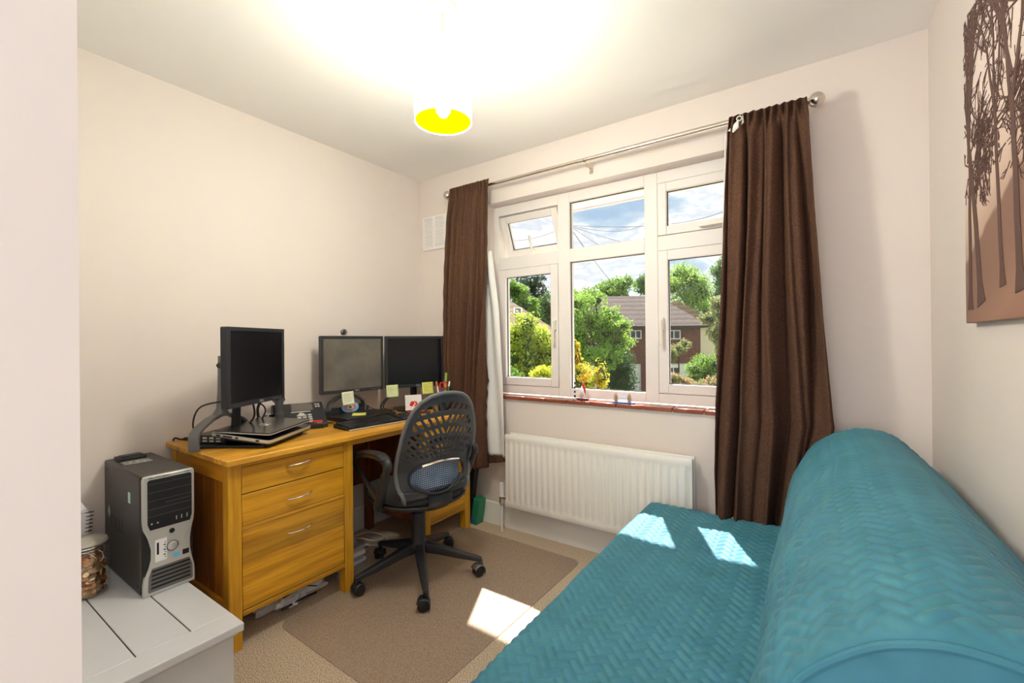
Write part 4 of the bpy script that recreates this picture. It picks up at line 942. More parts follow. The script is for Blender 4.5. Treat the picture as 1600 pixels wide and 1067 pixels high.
# black closed notebook computer beneath the middle monitor
fl = thing('laptop', 'flat matt black closed laptop with a yellow note under the middle monitor', 'laptop', (-2.24, 1.66, TZ))
b = MB(); b.M = Matrix.Translation((-2.225, 1.655, TZ)) @ Matrix.Rotation(math.radians(86), 4, 'Z'); b.prism(rrect(.33, .235, .012), .0005, .014, 'z'); b.build('base', M['blk'], fl, bevel=.002)
b = MB(); b.M = Matrix.Translation((-2.225, 1.655, TZ)) @ Matrix.Rotation(math.radians(86), 4, 'Z'); b.prism(rrect(.33, .235, .012), .015, .026, 'z'); b.build('lid', M['blk'], fl, bevel=.003)
db = thing('docking_station', 'black docking station box under the middle monitor', 'docking station', (-2.375, 1.60, TZ))
b = MB(); b.box(-2.42, -2.345, 1.50, 1.80, TZ+.0005, TZ+.05); b.build('dock_case', M['blk2'], db, bevel=.004)
cd = thing('disc', 'colourful blue and pink disc leaning on the black box under the middle monitor', 'disc', (-2.335, 1.66, TZ+.026))
Md = frame_from((-2.333, 1.655, TZ+.026+.030), (0, 1, 0), (-.16, 0, 1))
b = MB(); b.M = Md
def sect(b, r0, r1, a0, a1, m, z): 
    n = 24; V = []; 
    for zz in (z, z+.0012):
        for i in range(n+1):
            a = a0+(a1-a0)*i/n; V += [(r0*math.cos(a), r0*math.sin(a)*.55, zz), (r1*math.cos(a), r1*math.sin(a)*.55, zz)]
    o_ = 2*(n+1); F = []
    for i in range(n): F += [(2*i, 2*i+1, 2*i+3, 2*i+2), (o_+2*i, o_+2*i+2, o_+2*i+3, o_+2*i+1), (2*i+1, o_+2*i+1, o_+2*i+3, 2*i+3), (2*i, 2*i+2, o_+2*i+2, o_+2*i)]
    b.add(V, F, m)
sect(b, .042, .060, 0, 2*PI, 0, 0); sect(b, .024, .042, 0, 2*PI, 1, 0); sect(b, .008, .024, 0, 2*PI, 2, 0)
b.build('disc_face', [M['lblue'], M['pink'], M['note_g']], cd)
# white item and card in front of the right monitor
wh = thing('power_adapter', 'slim white adapter lying beside the flat black laptop', 'adapter', (-2.30, 1.90, TZ))
b = MB(); b.M = Matrix.Translation((-2.28, 1.885, TZ)) @ Matrix.Rotation(math.radians(25), 4, 'Z'); b.box(-.06, .06, -.014, .014, .0005, .012); b.build('adapter_case', M['white'], wh, bevel=.004)
b = MB(); b.tube(smoothpts([(-2.335, 1.86, TZ+.008), (-2.37, 1.83, TZ+.03), (-2.40, 1.78, TZ+.055), (-2.42, 1.72, TZ+.04)]), .003, 6); b.build('adapter_lead', M['blk'], wh)
Mc = frame_from((-2.085, 1.925, TZ+.0155), (.36, .93, -.02), (-.10, .06, 1)); 
cdz = thing('card', 'white square card with a red mark standing in front of the right monitor', 'card', (-2.085, 1.94, TZ+.016))
b = MB(); b.M = Mc; b.box(-.045, .062, 0.006, .100, 0, .002); b.build('card_sheet', M['paper'], cdz)
b = MB(); b.M = Mc @ Matrix.Translation((.008, .045, .0022)) @ Matrix.Rotation(-.45, 4, 'Z')
b.prism([(-.022, -.018), (-.004, -.022), (.006, .0), (-.002, .014), (-.02, .008)], 0, .0008, 'z'); b.prism([(-.010, .016), (.014, .020), (.026, .006), (.014, -.014), (.006, -.018), (.014, .004), (.006, .012)], 0, .0008, 'z'); b.build('red_mark', M['red'], cdz)
bkr = thing('notepad', 'small dark notepad lying under the white card by the right monitor', 'notepad', (-2.04, 1.93, TZ))
b = MB(); b.M = Matrix.Translation((-2.06, 1.95, TZ)) @ Matrix.Rotation(math.radians(66), 4, 'Z'); b.box(-.07, .07, -.03, .04, .0005, .012); b.build('pad_cover', M['blk2'], bkr)
b = MB(); b.M = Matrix.Translation((-2.06, 1.95, TZ)) @ Matrix.Rotation(math.radians(66), 4, 'Z'); b.box(-.065, .065, -.028, .038, .0122, .0142); b.build('pad_top', M['red'], bkr)

# sticky notes
def sticky(label, Mx, s0, ztop, m, size=.076, curl=.006, rot=.03):
    Mn = Mx @ Matrix.Translation((s0+size/2, ztop, .0035)) @ Matrix.Rotation(rot, 4, 'Z')
    c_ = Mn @ Vector((0, -size, 0)); o = thing('sticky_note', label, 'sticky note', tuple(c_), group=None)
    b = MB(); b.M = Mn; b.grid(lambda u, v_: ((u-.5)*size, -v_*size, curl*v_*v_*2), 6, 8); b.build('note_sheet', m, o, smooth=180, solid=.0004)
    b = MB(); b.M = Mn; R_ = random.Random(int(s0*1000))
    for i in range(6):
        v_ = .15+i*.12; L = R_.uniform(.4, .8)*size; b.box(-size*.42, -size*.42+L, -v_*size-.0006, -v_*size+.0006, curl*v_*v_*2+.0005, curl*v_*v_*2+.0009)
    b.build('handwriting', mat('pen_ink', (.30, .32, .25), .8), o, smooth=0)
sticky('cream sticky note hanging from the lower edge of the middle monitor', MA, .122, .006, M['note_c'], rot=.04)
sticky('pale green sticky note on the lower left corner of the right monitor', MB_, .004, .022, M['note_g'], rot=.02)
sticky('bright yellow sticky note on the lower edge of the right monitor above the card', MB_, .238, .028, M['note_y'], rot=.03)
sn = thing('sticky_note', 'yellow sticky note lying flat on the closed matt black laptop', 'sticky note', (-2.19, 1.62, TZ+.0265))
b = MB(); b.M = Matrix.Translation((-2.20, 1.62, TZ+.0268)) @ Matrix.Rotation(math.radians(50), 4, 'Z'); b.grid(lambda u, v_: ((u-.5)*.076, (v_-.5)*.076, .0004+.004*v_*v_), 4, 6); b.build('note_sheet', M['note_y'], sn, solid=.0004)

# pen pot
pp_ = thing('pen_pot', 'dark pen pot on the desk behind the top of the office chair', 'pen pot', (-1.985, 2.10, TZ))
b = MB(); b.lathe([(.001, .001), (.034, .001), (.036, .09), (.033, .09), (.031, .004), (.001, .004)], (-1.985, 2.10, TZ), 24); b.build('pot', M['blk'], pp_)
pens = [('pen', 'white pen leaning left in the pen pot', 'pen', (-.015, -.022), (-.02, -.045), .165, 'paper', 'orange'), ('scissors', None, None, 0, 0, 0, 0, 0),
        ('marker_pen', 'dark blue marker in the pen pot below the scissors', 'pen', (.0, -.004), (.0, -.012), .155, 'blue', 'blk'),
        ('marker_pen', 'thick green marker in the pen pot', 'pen', (-.006, .014), (-.004, .014), .160, 'pgreen', 'lgreen'),
        ('ruler', 'pale green ruler standing tallest in the pen pot', 'ruler', (.0, .010), (.004, .022), .215, 'lgreen', 'lgreen'),
        ('pen', 'green and white pen leaning right in the pen pot', 'pen', (.008, .022), (.012, .045), .160, 'pgreen', 'paper')]
for nm, lab, ct, a0, a1, hh, mm, m2 in pens:
    if nm == 'scissors': continue
    o = thing(nm, lab, ct, (-1.985+a0[0], 2.10+a0[1], TZ+.006))
    p0 = Vector((-1.985+a0[0]*.5, 2.10+a0[1]*.5, TZ+.006)); p1 = Vector((-1.985+a1[0], 2.10+a1[1], TZ+hh+.03))
    if nm == 'ruler':
        b = MB(); b.tube([p0, p1], [.010, .010], 4, flat=(1, .2)); b.build('ruler_strip', M[mm], o)
    else:
        rr = .0055 if nm == 'pen' else .008
        b = MB(); b.tube([p0, p0.lerp(p1, .82)], rr, 10); b.build('barrel', M[mm], o); b = MB(); b.tube([p0.lerp(p1, .82), p0.lerp(p1, .97), p1], [rr, rr, rr*.5], 10); b.build('cap', M[m2], o)
o = thing('scissors', 'red handled scissors standing in the pen pot', 'scissors', (-1.985, 2.095, TZ+.006))
for dy in (-.017, .017):
    b = MB(); b.tube([(-1.98, 2.094+dy+.015*math.cos(a*PI/10), TZ+.165+.022*math.sin(a*PI/10)) for a in range(20)], .0042, 8, True); b.build('finger_loop', M['red'], o)
b = MB(); b.add([(-1.981, 2.090, TZ+.15), (-1.981, 2.098, TZ+.15), (-1.981, 2.095, TZ+.01)], [(0, 1, 2)]); b.build('blade', M['chrome'], o, solid=.002)

# ------------------------------------------------------------------ things on the sill
bt = thing('model_boat', 'small model sailing boat with a red and white sail on the tiled sill', 'ornament', (-1.14, 2.365, .850))
bx0, by0, bz0 = -1.14, 2.375, .8503
b = MB(); b.prism([(-.034, 0), (.034, 0), (.046, .012), (-.038, .012)], by0-.010, by0+.010, 'y'); b.v = [(x+bx0, y, z+bz0) for x, y, z in b.v]; b.build('hull', mat('dark_hull', (.10, .035, .03), .4), bt, bevel=.002)
b = MB(); b.cyl((bx0-.004, by0, bz0+.01), (bx0-.004, by0, bz0+.115), .0016, n=8); b.build('mast', M['blk'], bt)
b = MB(); b.add([(bx0-.001, by0, bz0+.105), (bx0+.014, by0-.004, bz0+.10), (bx0+.024, by0-.006, bz0+.07), (bx0+.022, by0, bz0+.03), (bx0, by0, bz0+.085)], [(0, 1, 2, 3, 4)]); b.build('red_sail', M['red'], bt, solid=.0015)
b = MB(); b.add([(bx0-.002, by0-.001, bz0+.085), (bx0+.020, by0-.001, bz0+.03), (bx0+.004, by0-.001, bz0+.018), (bx0-.020, by0-.001, bz0+.022)], [(0, 1, 2, 3)]); b.build('white_sail', M['paper'], bt, solid=.0015)
lh = thing('model_lighthouse', 'thin black and white striped model tower beside the model boat on the sill', 'ornament', (-1.175, 2.355, .850))
for i in range(9):
    b = MB(); b.cyl((-1.178, 2.357, .8503+.006+i*.0125), (-1.178, 2.357, .8503+.006+(i+1)*.0125), .006-.0003*i, .0057-.0003*i, 12); b.build('tower_band', M['blk'] if i % 2 else M['paper'], lh)
b = MB(); b.cyl((-1.178, 2.357, .8503), (-1.178, 2.357, .8563), .014, .012, 14); b.build('tower_foot', M['grey'], lh)
b = MB(); b.cyl((-1.178, 2.357, .968), (-1.178, 2.357, .985), .003, .001, 8); b.build('tower_spire', M['metal_w'], lh)
bg_ = thing('model_bridge', 'miniature twin towered bridge ornament with blue base on the tiled sill', 'ornament', (-.885, 2.365, .850))
tan_ = mat('tan_stone', (.55, .36, .17), .6, noise=(120, .8, (.3, .15, .08)))
b = MB(); b.box(-.945, -.825, 2.352, 2.376, .8503, .857); b.build('bridge_base', M['blue'], bg_, bevel=.001)
for x in (-.928, -.852):
    b = MB(); b.box(x-.008, x+.008, 2.357, 2.371, .857, .892)
    for q_ in (-.0065, .0065): b.cyl((x+q_, 2.359, .892), (x+q_, 2.359, .903), .002, .0004, 6)
    b.cyl((x, 2.364, .892), (x, 2.364, .910), .006, .0005, 4); b.build('bridge_tower', tan_, bg_, smooth=10)
b = MB(); b.box(-.92, -.86, 2.361, 2.367, .885, .888); b.box(-.92, -.86, 2.359, 2.369, .866, .869); b.build('walkway', M['lblue'], bg_)
b = MB(); b.tube([(-.944, 2.364, .860), (-.938, 2.364, .875), (-.928, 2.364, .888)], .0012, 5); b.tube([(-.836, 2.364, .860), (-.842, 2.364, .875), (-.852, 2.364, .888)], .0012, 5); b.build('suspension_chain', M['lblue'], bg_)

# ------------------------------------------------------------------ floor mat
fm = MB(); poly = []
x0, x1, y0, y1 = -1.915, -1.085, .985, 2.205
cs_ = [((x1-.05), (y1-.05), .05, 0), ((x0+.04), (y1-.04), .04, 90), ((x0+.07), (y0+.07), .07, 180), ((x1-.05), (y0+.05), .05, 270)]
for cx_, cy_, rr, a0 in cs_:
    for i in range(9):
        a = math.radians(a0+90*i/8); poly.append((cx_+rr*math.cos(a), cy_+rr*math.sin(a)))
rz = math.radians(-1.0); poly = [((x-x0)*math.cos(rz)-(y-y0)*math.sin(rz)+x0, (x-x0)*math.sin(rz)+(y-y0)*math.cos(rz)+y0) for x, y in poly]
fm.prism(poly, .0008, .0035, 'z'); o = fm.build('floor_mat', M['mat'], bevel=.001)
tag(o, 'translucent plastic floor protector mat under the office chair on beige carpet', 'floor mat')

# ------------------------------------------------------------------ office chair
hd = math.radians(165)
CC = Vector((-1.695, 1.600, .0045)); Mch = Matrix.Translation(CC) @ Matrix.Rotation(hd, 4, 'Z')
oc = thing('office_chair', 'black swivel office chair with a pierced plastic back at the desk', 'chair', mat=Mch)
# local: +x forward, +y = chair's left
base0 = math.radians(34) - hd
for k_ in range(5):
    a = base0+k_*2*PI/5; ca, sa = math.cos(a), math.sin(a); L = .315
    Mr = Matrix.Rotation(a, 4, 'Z')
    b = MB(); b.M = Mr
    secs = [(0.02, .150, .026, .030), (.10, .135, .024, .026), (.20, .108, .019, .020), (.285, .088, .016, .014), (.322, .078, .013, .012)]
    V = []; F = []
    for (x_, z_, hw, hh) in secs:
        for an in range(10):
            t_ = 2*PI*an/10; cc = math.cos(t_); ss = math.sin(t_); V.append((x_, hw*math.copysign(abs(cc)**.6, cc), z_+hh*math.copysign(abs(ss)**.6, ss)))
    for i in range(len(secs)-1):
        for an in range(10): F.append((i*10+an, i*10+(an+1) % 10, (i+1)*10+(an+1) % 10, (i+1)*10+an))
    F.append(tuple(range(10))[::-1]); F.append(tuple(40+q_ for q_ in range(10))); b.add(V, F)
    lg = b.build('base_arm', M['blk2'], oc, world=False, bevel=.002)
    sw = [.6, 2.2, -1.0, .2, 1.4][k_]
    Mcst = Matrix.Translation((L*ca, L*sa, 0)) @ Matrix.Rotation(a+sw, 4, 'Z')
    b = MB(); b.M = Mcst
    for s_ in (-1, 1): b.lathe([(.001, -.0085), (.020, -.0085), (.0245, -.006), (.0255, 0), (.0245, .006), (.020, .0085), (.001, .0085)], (0, 0, 0), 20)
    # wheels lie on their sides -> turn them upright
    half_ = len(b.v)//2
    vv = []
    for idx, p in enumerate(b.v):
        q_ = Mcst.inverted() @ Vector(p); s_ = -1 if idx < half_ else 1
        vv.append(tuple(Mcst @ Vector((q_.x-.012, s_*.0135+q_.z, .0262+q_.y))))
    b.v = vv; cst = b.build('caster', M['blk'], lg, world=False, smooth=40)
    b = MB(); b.M = Mcst
    for an in range(9): pass
    hood = []
    b.grid(lambda u, v_: (-.012+.030*math.cos(-.5+u*3.2), -.025+.05*v_, .0262+.030*math.sin(-.5+u*3.2)), 12, 3); b.cyl((0.008, 0, .045), (0.0, 0, .083), .008, .010, 12)
    b.build('caster_hood', M['blk2'] if k_ != 0 else M['grey'], lg, world=False, smooth=50, solid=.003)
b = MB(); b.lathe([(.001, .128), (.034, .128), (.046, .140), (.048, .158), (.040, .176), (.036, .182), (.036, .325), (.030, .33), (.030, .375), (.001, .375)], (0, 0, 0), 28); b.build('gas_column', M['blk2'], oc, world=False)
b = MB(); b.box(-.10, .10, -.08, .08, .372, .395); b.cyl((.03, -.08, .383), (.03, -.19, .378), .005, n=8); b.build('seat_mechanism', M['blk'], oc, world=False, bevel=.004)
def seat_sh(sx_, sy_, zc, zt_, dome):
    def fn(u, v_):
        a = 2*PI*u; e_ = 2.6; cx_ = math.copysign(abs(math.cos(a))**(2/e_), math.cos(a)); sy2 = math.copysign(abs(math.sin(a))**(2/e_), math.sin(a))
        ph2 = -PI/2+PI*v_; r_ = math.cos(ph2)**.45 if abs(v_-.5) < .4999 else 0; zz = math.sin(ph2)
        x = sx_*cx_*r_; y = sy_*sy2*r_; z = zc+(zt_ if zz > 0 else dome)*math.copysign(abs(zz)**.8, zz)
        if x > .14: z -= (x-.14)**2*2.2
        z += .012*(y/sy_)**2
        return (x+.02, y, z)
    return fn
b = MB(); b.grid(seat_sh(.235, .242, .440, .045, .025), 48, 20, closeu=True); b.build('seat_cushion', M['blkf'], oc, world=False, smooth=180)
b = MB(); b.grid(seat_sh(.232, .238, .418, .014, .030), 48, 16, closeu=True); b.build('seat_shell', M['blk2'], oc, world=False, smooth=180)
# backrest shell
def half_w(z):
    tab = [(.385, .085), (.42, .138), (.47, .172), (.53, .194), (.60, .203), (.68, .205), (.76, .197), (.83, .180), (.88, .158), (.92, .125), (.945, .085), (.957, .03)]
    if z <= tab[0][0]: return tab[0][1]
    for (a_, wa), (b_, wb) in zip(tab, tab[1:]):
        if z <= b_: t_ = (z-a_)/(b_-a_); return wa+(wb-wa)*t_
    return .02
def back_x(y, z):
    t_ = (z-.40)/.56
    x = -.200 - .045*math.sin(min(1, max(0, t_*1.6))*PI*.5) + .035*math.exp(-((z-.60)/.09)**2)*.6 - .075*max(0, t_-.35)
    w_ = half_w(z); x += .050*(abs(y)/.2)**2.0*(1 if z > .5 else .7)
    if z < .47: x += (.47-z)*.9
    return x
def hole(y, z):
    w_ = half_w(z)
    # lower opening for the lumbar pad
    if .478 < z < .628:
        t_ = (z-.478)/.15; wl = (.035+.115*min(1, t_*2.2)) if t_ < .5 else .150-.03*(t_-.5)*2
        if abs(y) < wl and z < .628-.020*(abs(y)/.13)**2: return True
        return False
    if z < .655: return False
    # pierced fan
    zt_ = .915 - .35*max(0, abs(y)-.03)**1.35*1.9
    if z > zt_ or abs(y) > w_-.030: return False
    oy, oz = 0.0, .36
    r_ = math.hypot(y-oy, z-oz); th = math.atan2(y-oy, z-oz)
    row = 9*(1-math.exp(-max(0, r_-.285)/.20))
    i_ = math.floor(row); fr_ = row-i_
    dense = 1.0 if r_ > .43 else 1.0
    k2 = 7.6; c_ = th*k2*2 + (.5 if i_ % 2 else 0) - (fr_-.5)*.75*(1 if th > 0 else -1)
    f2 = abs((c_-math.floor(c_))-.5)
    top_t = .22+.20*min(1, max(0, (r_-.33)/.2))
    return .17 < fr_ < .83 and f2 < top_t*.86
ny_, nz_ = 150, 210; V = []; F = []; idm = {}
for jz in range(nz_+1):
    z = .385+(.957-.385)*jz/nz_; w_ = half_w(z)
    for iy in range(ny_+1):
        y = -w_+2*w_*iy/ny_; V.append((back_x(y, z), y, z))
for jz in range(nz_):
    for iy in range(ny_):
        q4 = [jz*(ny_+1)+iy, jz*(ny_+1)+iy+1, (jz+1)*(ny_+1)+iy+1, (jz+1)*(ny_+1)+iy]
        cy_ = sum(V[q_][1] for q_ in q4)/4; cz_ = sum(V[q_][2] for q_ in q4)/4
        if not hole(cy_, cz_): F.append(tuple(q4))
b = MB(); b.add(V, F); b.build('backrest', M['shell'], oc, world=False, smooth=60, solid=.007)
rim = []
for i in range(60):
    z = .40+(.955-.40)*i/59; rim.append((back_x(half_w(z), z), half_w(z), z))
rim += [(back_x(y, .957), y, .957) for y in (.02, 0, -.02)]
for i in range(60):
    z = .955-(.955-.40)*i/59; rim.append((back_x(half_w(z), z), -half_w(z), z))
b = MB(); b.tube(rim, .009, 10, flat=(1.0, 1.25)); b.build('back_rim', M['tread'], oc, world=False, smooth=180)
ring = []
for i in range(40):
    a = 2*PI*i/40; y = .150*math.copysign(abs(math.cos(a))**.75, math.cos(a)); s_ = math.sin(a); z = .560+(.068 if s_ > 0 else .085)*math.copysign(abs(s_)**.8, s_)
    if s_ < 0: y *= 1-.55*abs(s_)**2
    ring.append((back_x(y, z)-.005, y, z))
b = MB(); b.tube(ring, .0065, 8, True); b.build('opening_rim', M['blk2'], oc, world=False, smooth=180)
b = MB(); b.tube([(back_x(y, .632)-.012, y, .634-.02*(y/.13)**2) for y in [(-.10+.02*i) for i in range(11)]], .0045, 6, flat=(1, 1.3)); b.build('chrome_strip', M['chrome'], oc, world=False, label='shiny strip above the lumbar opening')
# lumbar pad: blue patterned mesh seen through the opening
b = MB()
def lum(y, z): return (back_x(y, z)+.030+.012*(1-(y/.16)**2), y, z)
for i in range(16):
    z0 = .485+i*.0098
    pts = [lum(-.145+.29*t_/20, z0+.012*math.sin(PI*t_/20)) for t_ in range(21)]; b.tube(pts, .0028, 5)
for i in range(26):
    y0 = -.14+i*.0112; b.tube([lum(y0+.004*math.sin(t_), .478+.165*t_/8) for t_ in range(9)], .0019, 5)
b.build('lumbar_mesh', M['lum'], oc, world=False, label='blue patterned lumbar mesh')
b = MB(); b.grid(lambda u, v_: (back_x(-.16+.32*u, .47+.19*v_)+.050, -.16+.32*u, .47+.19*v_), 12, 8); b.build('lumbar_backing', mat('pale_blue_cloth', (.05, .07, .13), .8), oc, world=False, solid=.004)
# bracket joining back to seat
b = MB(); b.tube(smoothpts([(-.222, 0, .470), (-.218, 0, .43), (-.185, 0, .398), (-.12, 0, .388), (-.05, 0, .385)]), .020, 10, flat=(3.2, .5)); b.build('back_bracket', M['blk2'], oc, world=False, smooth=60)
for s_ in (-1, 1):
    y = .250 if s_ > 0 else -.214
    # note: chair's own left is +y
    pts = [(-.045, y-s_*.03, .405), (-.075, y, .43), (-.12, y+s_*.004, .50), (-.165, y+s_*.006, .585), (-.195, y+s_*.006, .635), (-.185, y+s_*.006, .660), (-.12, y+s_*.006, .672), (.02, y+s_*.006, .660), (.16, y+s_*.004, .628), (.245, y, .600), (.255, y, .585), (.22, y, .572), (.14, y, .545), (.04, y, .508), (-.03, y, .478), (-.095, y, .462)]
    P_ = smoothpts(pts, 5); n_ = len(P_)
    rr = []
    for p in P_: rr.append(.017 if p.z < .60 and p.x < .0 else (.017 if p.z > .62 else .013))
    b = MB(); b.tube(P_, rr, 10, flat=(1.25, .85)); b.build('armrest', M['blk2'], oc, world=False, smooth=180)
    b = MB(); b.tube(smoothpts([(-.18, y+s_*.006, .668), (-.12, y+s_*.006, .681), (.02, y+s_*.006, .669), (.15, y+s_*.005, .640), (.22, y+s_*.002, .618)], 5), .020, 10, flat=(1.35, .55)); b.build('arm_pad', M['blk'], oc, world=False, smooth=180)

# ------------------------------------------------------------------ clutter under the desk
gn = thing('carrier_bag', 'crumpled white carrier bag under the desk drawers', 'bag', (-2.05, 1.08, 0))
b = MB(); Rb = random.Random(8)
def bagf(u, v_):
    a = 2*PI*u; ph2 = -PI/2+PI*v_; r_ = math.cos(ph2); k_ = 1+.22*math.sin(5*a+7*v_)+.14*math.sin(11*a-9*v_)+.08*math.sin(17*a+23*v_)
    return (-2.035+.075*k_*r_*math.cos(a), 1.11+.145*k_*r_*math.sin(a), max(.002, .040+.042*math.sin(ph2)*k_))
b.grid(bagf, 64, 30, closeu=True); b.build('bag_sheet', M['bag'], gn, smooth=25)
b = MB(); b.tube(smoothpts([(-1.985, 1.02, .05), (-1.95, 1.06, .078), (-1.965, 1.14, .075), (-1.96, 1.20, .05)]), .006, 6, flat=(1, .4)); b.tube(smoothpts([(-1.96, 1.03, .02), (-1.945, 1.12, .035), (-1.965, 1.2, .02)]), .005, 6); b.build('bag_handle', M['blk'], gn)
cbl = thing('cable_coil', 'pale looped cables on the carpet under the desk', 'cable', (-2.3, 1.92, 0))
b = MB(); b.tube(smoothpts([(-2.36, 1.60, .005), (-2.28, 1.66, .03), (-2.20, 1.72, .012), (-2.22, 1.80, .006), (-2.32, 1.76, .02), (-2.36, 1.66, .008)], 8), .0032, 6); b.tube(smoothpts([(-2.3, 1.55, .005), (-2.2, 1.62, .018), (-2.12, 1.74, .006), (-2.2, 1.80, .006)], 8), .0032, 6); b.tube(smoothpts([(-2.38, 1.5, .3), (-2.35, 1.56, .15), (-2.3, 1.62, .01), (-2.2, 1.68, .006)], 8), .0035, 6); b.build('cable_run', M['white'], cbl)
cb2 = thing('extension_lead', 'black cable hanging in the knee space of the desk', 'cable', (-2.33, 1.45, 0))
b = MB(); b.tube(smoothpts([(-2.40, 1.42, .70), (-2.36, 1.43, .5), (-2.37, 1.50, .25), (-2.28, 1.6, .008), (-2.18, 1.66, .006)], 8), .004, 6); b.box(-2.36, -2.30, 1.40, 1.62, .001, .035); b.build('lead', M['blk'], cb2)
ps = thing('paper_stack', 'stack of grey magazines and papers on the floor in the knee space of the desk', 'papers', (-2.2, 1.42, 0))
for i in range(5):
    b = MB(); b.M = Matrix.Translation((-2.17+.01*math.sin(i*3), 1.43, .001+i*.022)) @ Matrix.Rotation(.12*math.sin(i*2.1), 4, 'Z'); b.box(-.15, .15, -.085, .085, 0, .020); b.build('magazine', M['paper'] if i % 2 else mat('grey_cover', (.35, .36, .38), .6), ps)
gb = thing('green_folder', 'bright green box file standing in the corner by the radiator pipe', 'file', (-1.87, 2.28, 0))
b = MB(); b.M = Matrix.Translation((-1.872, 2.285, .001)) @ Matrix.Rotation(math.radians(10), 4, 'Y'); b.box(-.026, .026, -.035, .035, 0, .172); b.build('file_case', M['green'], gb, bevel=.003)
b = MB(); b.M = Matrix.Translation((-1.872, 2.285, .001)) @ Matrix.Rotation(math.radians(10), 4, 'Y'); b.box(-.023, .023, -.0356, -.035, .03, .05); b.box(-.023, .023, -.0356, -.035, .15, .155); b.build('file_print', M['blue'], gb)
lb = thing('laptop_bag', 'tall thin black case leaning between desk and wall below the curtain', 'bag', (-1.93, 2.27, 0))
b = MB(); b.M = Matrix.Translation((-1.93, 2.275, .001)) @ Matrix.Rotation(math.radians(9), 4, 'Y'); b.box(-.035, .02, -.022, .022, 0, .50); b.build('case_body', M['blk'], lb, bevel=.008)
b = MB(); b.M = Matrix.Translation((-1.93, 2.275, .001)) @ Matrix.Rotation(math.radians(9), 4, 'Y'); b.tube(smoothpts([(-.02, -.023, .45), (-.01, -.028, .30), (.005, -.026, .12)]), .004, 6); b.build('case_strap', M['blk2'], lb)

# ================================================================== outside the window
def leaf_mat(name, c1, c2, var=.35):
    m = mat(name, tuple(min(1, v*1.35) for v in c1), .55, noise=(2.2, .3, tuple(min(1, v*1.4) for v in c2)), var=var, spec=.25); t = m.node_tree; b_ = t.nodes['Principled BSDF']; o_ = [n for n in t.nodes if n.type == 'OUTPUT_MATERIAL'][0]
    tl = t.nodes.new('ShaderNodeBsdfTranslucent'); ms = t.nodes.new('ShaderNodeMixShader'); ms.inputs[0].default_value = .45
    src = b_.inputs['Base Color'].links[0].from_socket; hs = t.nodes.new('ShaderNodeHueSaturation'); hs.inputs['Value'].default_value = 1.5; hs.inputs['Hue'].default_value = .49; t.links.new(src, hs.inputs['Color']); t.links.new(hs.outputs[0], tl.inputs[0])
    t.links.new(b_.outputs[0], ms.inputs[1]); t.links.new(tl.outputs[0], ms.inputs[2]); t.links.new(ms.outputs[0], o_.inputs[0]); return m
LM = {'cedar': leaf_mat('cedar_needles', (.018, .034, .022), (.035, .06, .035)), 'mid': leaf_mat('mid_green_leaves', (.07, .14, .022), (.14, .24, .045)),
      'deep': leaf_mat('deep_green_leaves', (.035, .08, .018), (.075, .15, .035)), 'lime': leaf_mat('yellow_green_leaves', (.10, .17, .02), (.34, .40, .05)),
      'yellow': leaf_mat('yellow_leaves', (.26, .32, .03), (.42, .42, .04)), 'fresh': leaf_mat('fresh_green_leaves', (.10, .19, .03), (.20, .32, .06)),
      'conifer': leaf_mat('conifer_green', (.018, .045, .014), (.04, .085, .025)), 'gold': leaf_mat('golden_leaves', (.26, .33, .03), (.50, .34, .04)),
      'olive': leaf_mat('olive_leaves', (.10, .13, .045), (.22, .22, .09)), 'flower': leaf_mat('flowering_leaves', (.12, .18, .05), (.34, .20, .13))}
M['trunk'] = mat('tree_bark', (.07, .05, .035), .9, noise=(6, .3, (.12, .09, .06)))
GZ = -2.8
def leaves(blobs, n, ls, rg):
    tot = np.array([b_[3]*b_[4] for b_ in blobs]); pr_ = tot/tot.sum(); V = []
    for (cx, cy, cz, r1, r2), pb in zip(blobs, pr_):
        k = int(n*pb)+8; nc = 46
        dc_ = rg.normal(size=(nc, 3)); dc_ /= np.linalg.norm(dc_, axis=1)[:, None]; rad = np.array([r1, r1, r2])*1.06
        cc = dc_*rad*rg.uniform(.45, 1.02, (nc, 1)); idx = rg.integers(0, nc, k)
        d = rg.normal(size=(k, 3)); d /= np.linalg.norm(d, axis=1)[:, None]; d *= rg.uniform(.5, 1, (k, 1))**.5
        P = cc[idx]+d*min(r1, r2)*.40*rg.uniform(.5, 1.25, (k, 1)); P += np.array([cx, cy, cz])
        a = rg.normal(size=(k, 3)); a /= np.linalg.norm(a, axis=1)[:, None]; b2 = np.cross(a, rg.normal(size=(k, 3))); b2 /= np.linalg.norm(b2, axis=1)[:, None]
        s_ = ls*rg.uniform(.6, 1.25, (k, 1))
        V.append(np.stack([P-a*s_*.5, P+b2*s_*.28, P+a*s_*.5, P-b2*s_*.28], 1))
    return np.concatenate(V)
def quad_mesh(name, Q, m, parent):
    me = bpy.data.meshes.new(name); n = len(Q); V = Q.reshape(-1, 3).copy()
    I = INV[parent.name]; V = V + np.array(I.translation)
    me.vertices.add(n*4); me.vertices.foreach_set('co', V.ravel()); me.loops.add(n*4); me.loops.foreach_set('vertex_index', np.arange(n*4))
    me.polygons.add(n); me.polygons.foreach_set('loop_start', np.arange(n)*4); me.polygons.foreach_set('loop_total', np.full(n, 4)); me.update(calc_edges=True); me.validate()
    me.materials.append(m); o = bpy.data.objects.new(name, me); COL.objects.link(o); o.parent = parent; o['kind'] = 'stuff'; return o
